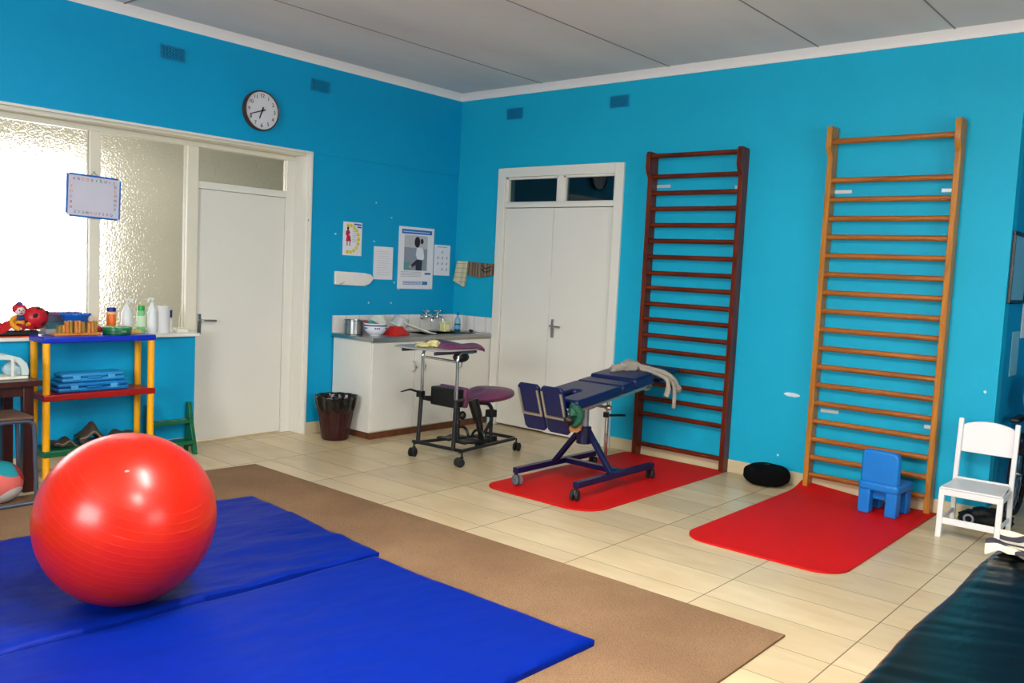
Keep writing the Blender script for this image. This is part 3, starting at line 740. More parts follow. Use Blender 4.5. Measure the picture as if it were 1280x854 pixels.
# ---------------- papers and posters on the left wall
def sheet(x0, x1, z0, z1, y=-.004, curl=.006, th=.001, seed=0, n=10):
    def f(u, v):
        return (x0+(x1-x0)*u, y-curl*(abs(2*u-1)**3)*(.5+.5*mnoise.noise(Vector((u*3, v*3, seed))))-.001, z0+(z1-z0)*v)
    m = MB(); vs = []; 
    for j in range(n+1):
        for i in range(n+1): vs.append(Vector(f(i/n, j/n)))
    N = len(vs); vs += [v+Vector((0, th, 0)) for v in vs]
    fs = []; g = lambda i, j: j*(n+1)+i
    for j in range(n):
        for i in range(n):
            fs.append((g(i,j), g(i+1,j), g(i+1,j+1), g(i,j+1))); fs.append((N+g(i,j+1), N+g(i+1,j+1), N+g(i+1,j), N+g(i,j)))
    for i in range(n): fs.append((g(i,0), N+g(i,0), N+g(i+1,0), g(i+1,0))); fs.append((g(i+1,n), N+g(i+1,n), N+g(i,n), g(i,n)))
    for j in range(n): fs.append((g(0,j+1), N+g(0,j+1), N+g(0,j), g(0,j))); fs.append((g(n,j), N+g(n,j), N+g(n,j+1), g(n,j+1)))
    return m._add(vs, fs)
def flat(poly, y, d=.0008): return MB().prism([(x, y, z) for x, z in poly], (0, -d, 0))
def disc(cx, cz, rx, rz, n=18): return [(cx+rx*math.cos(2*PI*k/n), cz+rz*math.sin(2*PI*k/n)) for k in range(n)]
YS = -.0125
def backed(name, label, cat, x0, x1, z0, z1, seed, mat=paper):
    t = thing(name, label, cat, ((x0+x1)/2, -.002, z0))
    # stiff sheet: back, edge and a slight bow
    MB().prism([(x0, -.001, z0), (x1, -.001, z0), (x1, -.001, z1), (x0, -.001, z1)], (0, -.010, 0)).build('sheet', mat, t, bevel=.001)
    return t
Y1 = -.0112
t = backed('poster', 'small poster of a girl in a red dress ringed by yellow circles', 'poster', -1.420, -1.213, 1.560, 1.855, 1)
ye = M('poster_yellow', (222, 196, 60), .6); rd = M('poster_crimson', (188, 20, 70), .6); bb = M('poster_blue', (30, 90, 170), .6); dkk = M('poster_dark', (34, 26, 34), .6); gy = M('poster_grey', (150, 156, 162), .6)
for k in range(11):
    a = R(102-20.4*k); px, pz = -1.352+.102*math.cos(a), 1.707+.118*math.sin(a)
    flat(disc(px, pz, .017, .017), Y1).build('yellow_circle', ye, t, smooth=False)
flat([(-1.395, 1.735), (-1.36, 1.74), (-1.345, 1.76), (-1.36, 1.785), (-1.382, 1.785), (-1.395, 1.765)], Y1).build('red_blouse', rd, t, smooth=False)
flat([(-1.392, 1.685), (-1.335, 1.685), (-1.347, 1.738), (-1.383, 1.738)], Y1).build('red_skirt', rd, t, smooth=False)
flat(disc(-1.372, 1.800, .012, .015), Y1).build('head', dkk, t, smooth=False)
m = MB(); m.prism([(-1.382, Y1, 1.645), (-1.374, Y1, 1.645), (-1.374, Y1, 1.685), (-1.382, Y1, 1.685)], (0, -.0008, 0)).prism([(-1.352, Y1, 1.645), (-1.344, Y1, 1.645), (-1.344, Y1, 1.685), (-1.352, Y1, 1.685)], (0, -.0008, 0)); m.build('legs', dkk, t, smooth=False)
m = MB(); m.prism([(-1.306, Y1, 1.832), (-1.222, Y1, 1.828), (-1.222, Y1, 1.842), (-1.306, Y1, 1.845)], (0, -.0008, 0)).prism([(-1.268, Y1, 1.808), (-1.222, Y1, 1.806), (-1.222, Y1, 1.820), (-1.268, Y1, 1.822)], (0, -.0008, 0)); m.build('heading', bb, t, smooth=False)
m = MB()
for k in range(7): z = 1.68+k*.018; m.prism([(-1.322, Y1, z), (-1.322+.05+.012*math.sin(k*2.1), Y1, z), (-1.322+.05+.012*math.sin(k*2.1), Y1, z+.004), (-1.322, Y1, z+.004)], (0, -.0005, 0))
m.build('text_lines', gy, t, smooth=False)

t = backed('paper_sheet', 'plain white typed sheet between the two picture posters', 'paper', -1.062, -.836, 1.356, 1.657, 2)
m = MB()
for k in range(11): z = 1.40+k*.021; m.prism([(-1.03, Y1, z), (-.875+.01*math.sin(k*3), Y1, z), (-.875+.01*math.sin(k*3), Y1, z+.003), (-1.03, Y1, z+.003)], (0, -.0005, 0))
m.build('text_lines', M('faint_text', (186, 184, 196), .7), t, smooth=False)

t = backed('poster', 'tall white poster with blue header and photo of a person washing', 'poster', -.765, -.315, 1.275, 1.862, 3)
flat([(-.735, 1.795), (-.345, 1.798), (-.345, 1.838), (-.735, 1.838)], Y1).build('blue_header', M('header_blue', (10, 110, 190), .5), t, smooth=False)
m = MB()
for k in range(16): x = -.715+k*.0215; m.prism([(x, Y1-.0009, 1.812), (x+.015, Y1-.0009, 1.812), (x+.015, Y1-.0009, 1.820), (x, Y1-.0009, 1.820)], (0, -.0004, 0))
m.build('header_text', paper, t, smooth=False)
flat([(-.700, 1.452), (-.40, 1.452), (-.40, 1.785), (-.700, 1.785)], Y1).build('photo', M('photo_pale', (186, 188, 190), .5), t, smooth=False)
Y2 = Y1-.0009
flat([(-.700, 1.452), (-.40, 1.452), (-.40, 1.66), (-.700, 1.67)], Y2, .0004).build('photo_ground', M('photo_grey', (136, 146, 158), .5), t, smooth=False)
Y3 = Y2-.0005
flat([(-.54, 1.665), (-.49, 1.675), (-.455, 1.655), (-.44, 1.575), (-.455, 1.555), (-.53, 1.56), (-.55, 1.60)], Y3).build('white_shirt', M('photo_white', (222, 226, 232), .5), t, smooth=False)
flat(disc(-.535, 1.722, .036, .052), Y3).build('head', M('photo_dark', (36, 28, 34), .5), t, smooth=False)
flat(disc(-.475, 1.732, .020, .026), Y3).build('hair_bun', M('photo_dark', (36, 28, 34), .5), t, smooth=False)
flat([(-.545, 1.452), (-.47, 1.452), (-.465, 1.55), (-.535, 1.558), (-.60, 1.51), (-.635, 1.485), (-.60, 1.478), (-.55, 1.505)], Y3-.0009).build('dark_trousers', M('photo_navy', (38, 44, 64), .5), t, smooth=False)
flat([(-.64, 1.478), (-.60, 1.478), (-.605, 1.50), (-.635, 1.498)], Y3-.0018).build('hands', M('photo_skin', (196, 150, 120), .5), t, smooth=False)
flat([(-.70, 1.452), (-.62, 1.452), (-.625, 1.53), (-.70, 1.53)], Y3).build('green_basin', M('photo_teal', (96, 150, 150), .5), t, smooth=False)
m = MB()
for k in range(4): z = 1.392+k*.014; m.prism([(-.735, Y1, z), (-.47, Y1, z), (-.47, Y1, z+.004), (-.735, Y1, z+.004)], (0, -.0005, 0))
m.build('text_lines', gy, t, smooth=False)
m = MB(); m.prism([(-.425, Y1, 1.415), (-.345, Y1, 1.415), (-.345, Y1, 1.432), (-.425, Y1, 1.432)], (0, -.0006, 0)); m.build('small_emblem', bb, t, smooth=False)
m = MB(); m.prism([(-.70, Y1, 1.315), (-.385, Y1, 1.315), (-.385, Y1, 1.348), (-.70, Y1, 1.348)], (0, -.0006, 0)); m.build('blue_box', M('poster_mid_blue', (40, 120, 180), .5), t, smooth=False)
m = MB(); m.prism([(-.693, Y1-.0007, 1.320), (-.455, Y1-.0007, 1.320), (-.455, Y1-.0007, 1.343), (-.693, Y1-.0007, 1.343)], (0, -.0004, 0)); m.build('box_panel', paper, t, smooth=False)
m = MB()
for k in range(9): x = -.682+k*.024; m.prism([(x, Y1-.0012, 1.326), (x+.016, Y1-.0012, 1.326), (x+.016, Y1-.0012, 1.337), (x, Y1-.0012, 1.337)], (0, -.0004, 0))
m.build('box_text', bb, t, smooth=False)

t = backed('paper_sheet', 'white sheet with rows of small grey drawings right of tall poster', 'paper', -.298, -.085, 1.413, 1.712, 4)
m = MB()
for r in range(4):
    for k in range(3):
        if (r, k) in ((0, 0), (3, 0), (3, 2)): continue
        px, pz = -.255+k*.062, 1.475+r*.056
        m.prism([(px-.012, Y1, pz-.012), (px+.004, Y1, pz-.014), (px+.013, Y1, pz+.006), (px+.002, Y1, pz+.015), (px-.004, Y1, pz+.002)], (0, -.0006, 0))
m.build('small_drawings', gy, t, smooth=False)
m = MB(); m.prism([(-.27, Y1, 1.688), (-.13, Y1, 1.688), (-.13, Y1, 1.696), (-.27, Y1, 1.696)], (0, -.0006, 0)); m.build('heading', gy, t, smooth=False)

# white pointed board (towel rack board) left of the typed sheet
t = thing('pointed_board', 'white board with pointed right end on the wall above the sink tiles', 'board', (-1.28, 0, 1.30))
MB().prism([(-1.505, -.002, 1.300), (-1.175, -.002, 1.290), (-1.115, -.002, 1.312), (-1.066, -.002, 1.365), (-1.105, -.002, 1.398), (-1.175, -.002, 1.410), (-1.505, -.002, 1.418)], (0, -.025, 0)).build('board_body', M('chalk_white', (232, 228, 220), .6), t, bevel=.006)
MB().prism([(-1.47, -.028, 1.302), (-1.40, -.028, 1.33), (-1.405, -.028, 1.322), (-1.44, -.028, 1.302)], (0, -.001, 0)).build('crease', M('crease_grey', (170, 165, 158), .8), t)

# cloths hanging by the corner
m = MB().slab(lambda u, v: (0, 0, 0), 1, 1, .01)
def cloth(pts_fn, n, k, th, mat, name, label, cat):
    mb = MB(); vs = []
    for j in range(k+1):
        for i in range(n+1): vs.append(Vector(pts_fn(i/n, j/k)))
    N = len(vs); vs += [v+Vector((th, 0, 0)) for v in vs]; g = lambda i, j: j*(n+1)+i; fs = []
    for j in range(k):
        for i in range(n):
            fs.append((g(i,j), g(i+1,j), g(i+1,j+1), g(i,j+1))); fs.append((N+g(i,j+1), N+g(i+1,j+1), N+g(i+1,j), N+g(i,j)))
    for i in range(n): fs.append((g(i,0), N+g(i,0), N+g(i+1,0), g(i+1,0))); fs.append((g(i+1,k), N+g(i+1,k), N+g(i,k), g(i,k)))
    for j in range(k): fs.append((g(0,j+1), N+g(0,j+1), N+g(0,j), g(0,j))); fs.append((g(n,j), N+g(n,j), N+g(n,j+1), g(n,j+1)))
    return tag(mb._add(vs, fs).build(name, mat, ang=60), label, cat)
def gl1(u, v):   # cream cloth: narrow top, flaring to a slanted bottom
    y = -.055-.15*u + (1-v)**1.2*(.045+.0*u)
    z = 1.565-(1-v)*(.20+.055*u)
    return (-.029-.006*math.sin(u*9), min(-.006, y), z)
cloth(gl1, 14, 12, .022, stripes('cream_check_cloth', (198, 192, 160), (150, 142, 116), 'Z', 22, .12), 'folded_cloth', 'cream folded kitchen cloth hanging by the corner', 'cloth')
def gl2(u, v):
    y = -.215-.325*u; z = 1.562-.012*u-(1-v)*(.125+.02*math.sin(u*4))
    return (-.031-.005*math.sin(u*22), y, z)
br = cloth(gl2, 40, 10, .026, stripes('brown_striped_cloth', (96, 72, 58), (126, 112, 92), 'Y', 26, .5), 'striped_cloth', 'brown and grey striped cloth hung beside the double door frame', 'cloth')
m = MB()
for k in range(2): z = 1.47+k*.035; m.tube(bez([(-.036, -.40, z+.03), (-.040, -.44, z), (-.040, -.49, z+.006), (-.036, -.53, z+.02)], 4), .004, 6)
tag(m.build('cloth_hook', M('dark_wire', (30, 18, 16), .5)), 'dark wire hook over the brown striped cloth', 'hook')
# fix: hook touches the cloth

# ---------------- waste bin
bn = thing('waste_bin', 'dark red ribbed waste bin lined with a black bag', 'bin', (-1.682, -.315, 0))
redbin = M('maroon_plastic', (48, 6, 10), .35)
MB().lathe([(.0001, .002), (.105, .002), (.112, .012), (.125, .11), (.128, .112), (.128, .118), (.126, .120), (.158, .33), (.163, .345), (.158, .345), (.122, .12), (.104, .016), (.0001, .012)], (-1.682, -.315, 0), 40).build('bin_body', redbin, bn)
m = MB()
for k in range(32):
    a = 2*PI*k/32; m.tube([(-1.682+.108*math.cos(a), -.315+.108*math.sin(a), .012), (-1.682+.148*math.cos(a), -.315+.148*math.sin(a), .26)], .004, 6)
m.build('ribs', redbin, bn)
def bag(u, v):
    a = 2*PI*u; w_ = .008*math.sin(a*11)+.007*mnoise.noise(Vector((math.cos(a)*4, math.sin(a)*4, v*5)))
    prof = [(.140, .235), (.152, .262), (.163, .30), (.170, .345), (.176, .368), (.170, .375), (.160, .365), (.152, .33), (.14, .26)]
    q = v*(len(prof)-1); i = min(int(q), len(prof)-2); f = q-i
    r = prof[i][0]*(1-f)+prof[i+1][0]*f; z = prof[i][1]*(1-f)+prof[i+1][1]*f
    if v < .15: z += .007*math.sin(a*5)+.005*math.sin(a*9+1)
    return Vector((-1.682+(r+w_)*math.cos(a), -.315+(r+w_)*math.sin(a), z))
m = MB(); nu, nv = 120, 24
vs = [bag(i/nu, j/nv) for j in range(nv+1) for i in range(nu)]
m._add(vs, [(j*nu+i, j*nu+(i+1) % nu, (j+1)*nu+(i+1) % nu, (j+1)*nu+i) for j in range(nv) for i in range(nu)])
m.build('bin_bag', M('black_bag_film', (10, 10, 11), .16, bump=.5, bs=30), bn, ang=80)

# ---------------- casters
def caster(parent, x, y, zt, yaw, r=.035, mat=blk, wmat=rubber, stem=None):
    X = Matrix.Translation((x, y, 0)) @ Matrix.Rotation(R(yaw), 4, 'Z')
    m = MB().xf(X)
    m.cyl((0, 0, 2*r-.004), (0, 0, zt), .007, 10)
    m.prism([(-.012, -.005, 2*r+.004), (.026, -.005, 2*r-.002), (.034, -.005, r+.004), (.026, -.005, r-.008), (.012, -.005, r+.004)], (0, .010, 0))
    m.lathe([(.0001, 2*r-.006), (.014, 2*r-.006), (.014, 2*r+.006), (.0001, 2*r+.006)], (0, 0, 0), 14)
    c = m.build('caster', mat, parent)
    for s in (-1, 1):
        w_ = MB().xf(X); w_.lathe([(.0001, s*.006), (r*.8, s*.006), (r, s*.009), (r, s*.024), (r*.85, s*.028), (r*.45, s*.028), (r*.4, s*.024), (.0001, s*.024)], (.020, 0, r), 28, 'y')
        w_.build('wheel', wmat, c)
    return c

# ---------------- standing frame with plum knee pad, seat and grey tray
st = thing('standing_frame', 'black wheeled standing frame with plum pads and grey tray', 'standing frame', (-1.25, -1.42, 0))
bt = MB()
bt.tube([(-1.60, -1.19, .115), (-1.555, -1.67, .115)], .014)
bt.tube(bez([(-1.55, -1.655, .105), (-1.30, -1.625, .105), (-1.1, -1.60, .105), (-.86, -1.575, .105), (-.80, -1.56, .105), (-.79, -1.52, .105), (-.80, -1.36, .105), (-.82, -1.25, .105)], 4), .014)
bt.tube([(-1.60, -1.20, .105), (-1.25, -1.25, .105), (-1.0, -1.32, .105)], .014)
bt.tube([(-1.02, -1.60, .105), (-1.02, -1.30, .105), (-.82, -1.27, .105)], .013)
bt.build('base_frame', blkm, st)
caster(st, -1.60, -1.205, .11, 200); caster(st, -1.57, -1.70, .11, 160); caster(st, -.80, -1.585, .11, 20); caster(st, -.97, -1.33, .11, 60)
# uprights: black sleeve below, bright tube above that turns over under the tray
for (x0, y0, x1, y1, zb) in ((-1.575, -1.22, -1.555, -1.22, .50), (-1.585, -1.62, -1.575, -1.62, .50)):
    MB().tube([(x0, y0, .115), (x1, y1, zb)], .017).build('lower_post', blkm, st)
    MB().tube(bez([(x1, y1, zb-.02), (x1, y1, .72), (x1, y1, .81), (x1+.03, y1, .850), (x1+.09, y1, .858), (x1+.16, y1, .858)], 5), .0135, 14).build('upper_post', chrome, st)
MB().tube([(-1.555, -1.22, .79), (-1.575, -1.62, .79)], .010).build('cross_rail', chrome, st)
k_ = MB().tube([(-1.565, -1.22, .505), (-1.66, -1.20, .535), (-1.74, -1.18, .52)], [.010, .008, .005]); k_.box((-1.59, -1.245, .47), (-1.54, -1.195, .52)); k_.build('clamp_lever', blk, st, bevel=.003)
MB().tube([(-1.80, -1.25, .859), (-1.43, -1.25, .859)], .013).build('tray_rail', M('dark_grey_rail', (62, 66, 78), .4), st)
MB().tube([(-1.80, -1.60, .859), (-1.36, -1.60, .859)], .013).build('tray_rail', M('dark_grey_rail', (62, 66, 78), .4), st)
MB().ell((-1.52, -1.60, .822), (.075, .05, .040), 24, 12).build('tilt_knob', blk, st)
tr = MB().prism([(x, y, .874) for x, y in [(-1.83, -1.19), (-1.76, -1.15), (-1.40, -1.13), (-1.34, -1.18), (-1.32, -1.40), (-1.34, -1.62), (-1.40, -1.66), (-1.72, -1.66), (-1.80, -1.62), (-1.84, -1.40)]], (0, 0, .012)).build('tray', M('grey_tray_laminate', (156, 154, 152), .35), st, bevel=.004)
m = MB().slab(lambda u, v: (-1.66+.36*u, -1.64+v*.46*(.7+.3*math.sin(PI*u)), .914+.010*math.sin(u*8)*math.sin(v*5)+.008*math.sin(v*9)-.018*(abs(2*u-1)**5+abs(2*v-1)**5)), 24, 24, .022)
m.build('tray_pad', purple, st)
m = MB()
m.ell((-1.64, -1.42, .910), (.055, .045, .030), 18, 12, .5); m.ell((-1.71, -1.38, .900), (.07, .04, .018), 18, 12, .5)
tag(m.build('crumpled_cloth', M('cream_fleece', (226, 214, 150), .95, bump=.5, bs=80)), 'crumpled cream cloth lying on the standing frame tray', 'cloth')
# knee support
MB().prism([(-1.56, -1.235, .45), (-1.56, -1.235, .485), (-1.36, -1.30, .47), (-1.34, -1.30, .405), (-1.42, -1.27, .415)], (0, -.03, 0)).build('support_arm', blk, st, bevel=.004)
MB().box((-1.51, -1.54, .415), (-1.41, -1.27, .56)).build('knee_housing', blk, st, bevel=.012)
MB().box((-1.41, -1.56, .41), (-1.365, -1.26, .57)).build('knee_pad', purple, st, bevel=.018, seg=3)
MB().tube([(-1.572, -1.62, .49), (-1.44, -1.57, .485)], .014).build('housing_bracket', blk, st)
# column, brackets, foot plates
MB().tube(bez([(-1.03, -1.50, .105), (-1.03, -1.50, .30), (-1.03, -1.50, .36), (-1.06, -1.49, .405), (-1.13, -1.48, .42), (-1.24, -1.46, .42)], 5), .016).build('seat_column', blkm, st)
MB().box((-1.07, -1.535, .30), (-1.00, -1.465, .36)).box((-1.075, -1.545, .07), (-.995, -1.455, .15)).build('column_clamp', blk, st, bevel=.006)
m = MB()
m.tube(bez([(-1.26, -1.50, .46), (-1.24, -1.52, .38), (-1.20, -1.53, .25), (-1.16, -1.52, .11)], 5), [.045]*4+[.040]*4+[.028]*4+[.022]*4)
m.tube(bez([(-1.21, -1.44, .43), (-1.17, -1.45, .33), (-1.14, -1.47, .22), (-1.08, -1.50, .12)], 5), [.03]*8+[.018]*8)
m.tube([(-1.02, -1.50, .28), (-1.14, -1.51, .15)], .014)
m.tube([(-1.16, -1.52, .115), (-1.03, -1.50, .115)], .03)
m.build('tilt_linkage', blk, st)
m = MB(); m.tube([(-1.35, -1.44, .12), (-1.35, -1.43, .42)], .014); m.ell((-1.33, -1.46, .335), (.03, .03, .035), 14, 10); m.ell((-1.35, -1.43, .27), (.022, .022, .03), 12, 8)
m.build('front_column', blk, st)
for y in (-1.36, -1.54):
    m = MB().slab(lambda u, v: (-1.44+.24*u, y-.07+.14*v, .150+.004*math.sin(u*12)), 12, 8, .016)
    m.tube(arc((-1.22, y, .15), (0, 1, 0), (0, 0, 1), .068, 0, PI, 12), .012, 8); m.build('foot_plate', blk, st, bevel=.004)
MB().tube([(-1.32, -1.36, .13), (-1.32, -1.54, .13)], .012).build('foot_plate_bar', blk, st)
# seat: saddle-shaped disc
sx, sy, sz = -.975, -1.38, .462
m = MB(); seg, rg = 40, 12; vs, fs = [], []
X = Matrix.Translation((sx, sy, sz)) @ Matrix.Rotation(R(3), 4, 'Z') @ Matrix.Rotation(R(-3), 4, 'Y')
m.xf(X)
for i in range(rg*2+1):
    th = PI*i/(rg*2)
    for k in range(seg):
        a = 2*PI*k/seg; r = math.sin(th)**.8
        x = .265*r*math.cos(a); y = .195*r*math.sin(a)*(1.0+.18*math.cos(a)); z = .052*math.cos(th)
        if th < PI/2: z += -.020*math.cos(2*a)*r*(1-r)*2+.012*r*math.cos(a)
        vs.append((x, y, z))
for i in range(rg*2):
    for k in range(seg): fs.append((i*seg+k, (i+1)*seg+k, (i+1)*seg+(k+1) % seg, i*seg+(k+1) % seg))
m._add(vs, fs).build('seat', purple, st)

# ---------------- blue tilt table
tt = thing('tilt_table', 'navy blue tilt table on a wheeled frame by the dark wall bars', 'tilt table', (-1.25, -2.60, .012))
Y0_, Y1_ = -2.34, -2.86
Z0 = .012
for y in (Y0_, Y1_):
    MB().box((-1.70, y-.022, .092), (-.75, y+.022, .132)).build('base_tube', navym, tt, bevel=.003)
MB().box((-1.15, Y0_-.02, .094), (-1.10, Y1_+.02, .130)).build('cross_tube', navym, tt, bevel=.003)
def bar(p, q, w, h, name, mat, up=(0, 0, 1)):
    p, q = Vector(p), Vector(q); d = (q-p).normalized(); s = d.cross(Vector(up)).normalized(); u = s.cross(d)
    o = [p+s*w+u*h, p-s*w+u*h, p-s*w-u*h, p+s*w-u*h]
    return MB().prism(o, q-p).build(name, mat, tt, bevel=.002)
bar((-1.27, -2.35, .12), (-1.26, -2.565, .395), .016, .020, 'strut', navym, (1, 0, 0))
bar((-1.27, -2.85, .12), (-1.26, -2.625, .395), .016, .020, 'strut', navym, (1, 0, 0))
MB().lathe([(.052, 0), (.052, .12), (.040, .125)], (-1.262, -2.595, .295), 24).build('hub', navym, tt, bevel=.002)
MB().cyl((-1.262, -2.595, .40), (-1.262, -2.595, .60), .030).build('column', M('grey_column', (150, 150, 156), .3, .6), tt)
for (x, y, a, mt) in ((-1.69, Y0_, 250, grey), (-1.69, Y1_, 200, blk), (-.77, Y1_, 20, blk), (-.77, Y0_, 20, blk)):
    cs = caster(tt, x, y, .10, a, .036, blk, mt if mt is grey else rubber)
for o_ in list(tt.children):
    if o_.name.startswith('caster'): o_.location.z += .012
# the bed is built in its own tilted frame
ang = math.atan2(.110, .95)
XB = Matrix.Translation((-1.64, -2.60, .585)) @ Matrix.Rotation(-ang, 4, 'Y')
W2 = .205
def pad(u0, u1, z0, z1, name, slot=False, wd=W2, taper=0, bev=.020):
    m = MB().xf(XB)
    if slot:
        poly = [(u0, -wd), (u1, -wd), (u1, wd), (u0, wd), (u0, .045), (u0+.27, .035), (u0+.285, 0), (u0+.27, -.035), (u0, -.045)]
    else: poly = [(u0, -wd), (u1-taper, -wd), (u1, -wd+taper*1.3), (u1, wd-taper*1.3), (u1-taper, wd), (u0, wd)]
    m.prism([(x, y, z0) for x, y in poly], (0, 0, z1-z0))
    return m.build(name, navy, tt, bevel=bev, seg=3)
pad(.0, .535, .005, .072, 'leg_cushion', slot=True)
pad(.537, .70, .008, .074, 'middle_cushion')
pad(.705, 1.00, .010, .092, 'chest_cushion', taper=.05)
m = MB().xf(XB); m.box((.02, -.17, -.02), (.98, -.14, .006)).box((.02, .14, -.02), (.98, .17, .006)).box((.30, -.14, -.03), (.42, .14, .0)); m.box((.90, -.17, -.035), (.96, .17, -.005)); m.build('bed_frame', alu, tt, bevel=.003)
# head pad between the chest cushion and the wall bars
hp = MB(); hp.prism([(-.50, -2.36, .690), (-.50, -2.74, .690), (-.150, -2.70, .752), (-.150, -2.36, .752)], (0, 0, .030)); hp.build('head_pad', navy, tt, bevel=.010)
m = MB(); m.tube([(-.72, -2.48, .665), (-.28, -2.48, .715)], .010); m.tube([(-.72, -2.66, .665), (-.28, -2.66, .715)], .010); m.build('head_rails', steel, tt)
# foot plates
def plate(y0, y1, name):
    XP = Matrix.Translation((-1.69, 0, .59)) @ Matrix.Rotation(R(-20), 4, 'Y')
    m = MB().xf(XP); z0, z1 = -.185, .158; r = .02
    out = [(y0+r, z1), (y1-r, z1), (y1, z1-r), (y1, z0+r), (y1-r, z0), (y0+r, z0), (y0, z0+r), (y0, z1-r)]
    p = m.prism([(-.008, y, z) for y, z in out], (.022, 0, 0)).build(name, navy, tt, bevel=.005)
    m = MB().xf(XP); w_ = .016
    m.box((-.020, y0+.004, -.055), (-.008, y0+.004+w_, .125)); m.box((-.020, y1-.004-w_, -.055), (-.008, y1-.004, .125)); m.box((-.020, y0+.004, -.055-w_), (-.008, y1-.004, -.055))
    m.build('plate_frame', alu, p, bevel=.002)
plate(-2.545, -2.360, 'foot_board'); plate(-2.745, -2.560, 'foot_board')
m = MB(); m.tube([(-1.68, -2.48, .545), (-1.45, -2.50, .57)], .011); m.tube([(-1.68, -2.66, .545), (-1.45, -2.66, .57)], .011); m.build('foot_board_arm', alu, tt)
# support pole and its lever
MB().tube([(-.54, -2.30, .014), (-.54, -2.30, .66)], .012).build('support_pole', chrome, tt)
MB().tube([(-.54, -2.30, .014), (-.54, -2.30, .40)], .016).build('support_pole_sleeve', chrome, tt)
MB().tube([(-.56, -2.30, .385), (-.30, -2.31, .36)], [.012, .009]).tube([(-.56, -2.30, .37), (-.56, -2.30, .41)], .022).build('clamp_lever', blk, tt)
m = MB(); m.tube([(-.55, -2.30, .655), (-.55, -2.44, .665)], .012); m.build('pole_bracket', steel, tt)
m = MB(); m.tube([(-1.262, -2.595, .56), (-1.18, -2.60, .575)], .035); m.ell((-1.16, -2.72, .56), (.03, .03, .02), 12, 8); m.tube([(-1.18, -2.60, .565), (-1.16, -2.72, .56)], .010); m.build('tilt_joint', alu, tt)
# straps hanging at the foot end
m = MB(); m.ell((-1.66, -2.79, .585), (.045, .035, .055), 18, 12, .5); m.tube(bez([(-1.67, -2.80, .62), (-1.65, -2.83, .58), (-1.65, -2.82, .53), (-1.66, -2.78, .49)], 4), [.028]*12+[.02], 10); m.build('green_strap', M('dark_green_webbing', (8, 72, 50), .6, bump=.3), tt, label='bunched dark green strap')
m = MB(); m.ell((-1.71, -2.785, .535), (.035, .035, .03), 14, 10, .4); m.build('black_buckle', blk, tt)
MB().ell((-1.60, -2.76, .468), (.055, .040, .028), 18, 12, .3).build('tan_strap_pad', M('tan_leather', (196, 140, 84), .6), tt, label='tan strap pad')

# soft grey toy draped over the bed head
m = MB(); ct = M('grey_plush', (156, 148, 134), .95, bump=.6, bs=120, var=.12, vs=30)
tz = thing('soft_toy', 'limp pale grey soft toy draped over the tilt table head', 'soft toy', (-.62, -2.60, .76))
mm = MB()
mm.ell((-.66, -2.56, .812), (.085, .085, .045), 20, 14, .4); mm.ell((-.74, -2.50, .795), (.06, .05, .03), 16, 10, .4)
mm.tube(bez([(-.82, -2.50, .775), (-.74, -2.53, .795), (-.64, -2.60, .81), (-.56, -2.70, .79), (-.50, -2.79, .765), (-.47, -2.84, .72), (-.46, -2.86, .675)], 5), [.018]*8+[.027]*12+[.023]*20+[.030]*9, 12)
mm.build('body', ct, tz)
MB().ell((-.455, -2.865, .660), (.042, .030, .030), 18, 12, .2).build('head', ct, tz)
MB().tube(bez([(-.63, -2.64, .80), (-.585, -2.78, .765), (-.575, -2.845, .73), (-.575, -2.855, .66), (-.58, -2.845, .61)], 5), [.016]*14+[.022]*10+[.028]*9, 12).build('leg', ct, tz)
MB().tube(bez([(-.60, -2.68, .79), (-.53, -2.80, .75), (-.515, -2.86, .70), (-.51, -2.875, .62), (-.50, -2.87, .54), (-.495, -2.865, .525)], 5), [.015]*41, 12).build('leg', ct, tz)

# ---------------- black round cushion
t = thing('round_cushion', 'round black cushion on the floor between the wall bars', 'cushion', (-.17, -3.50, 0))
MB().ell((-.175, -3.50, .078), (.145, .16, .077), 40, 20, .05, .72).build('cushion_body', M('black_fabric', (8, 8, 9), .95, bump=.8, bs=70, spec=.1), t)
MB().ell((-.175, -3.50, .152), (.022, .022, .007), 14, 8).build('button', blk, t)

# ---------------- small blue plastic chair (seen from its back)
kc = thing('toddler_chair', 'small bright blue plastic toddler chair on a red mat', 'chair', (-.30, -4.36, .012))
XC = Matrix.Translation((-.425, -4.372, .0125)) @ Matrix.Rotation(R(-4), 4, 'Z')
def kbox(a, b, name, bev, **k): return MB().xf(XC).box(a, b).build(name, kidblue, kc, bevel=bev, seg=4, **k)
MB().xf(XC).prism([(0, -.120, .20), (0, .122, .20), (0, .122, .395), (0, .100, .425), (0, -.098, .425), (0, -.120, .395)], (.060, 0, 0)).build('backrest', kidblue, kc, bevel=.016, seg=4)
kbox((-.006, -.130, .152), (.27, .130, .215), 'seat', .020)
for (x, y) in ((.0, .125), (.0, -.125), (.265, .125), (.265, -.125)):
    xs = 1 if x < .1 else -1; ys = -1 if y > 0 else 1
    MB().xf(XC).prism([(x, y, .165), (x+xs*.075, y, .165), (x+xs*.075, y+ys*.075, .165), (x, y+ys*.075, .165)], (0, 0, -.165)).build('leg', kidblue, kc, bevel=.010, seg=3)
MB().xf(XC).box((.06, -.065, .09), (.09, .065, .155)).build('web_panel', kidblue, kc, bevel=.006)

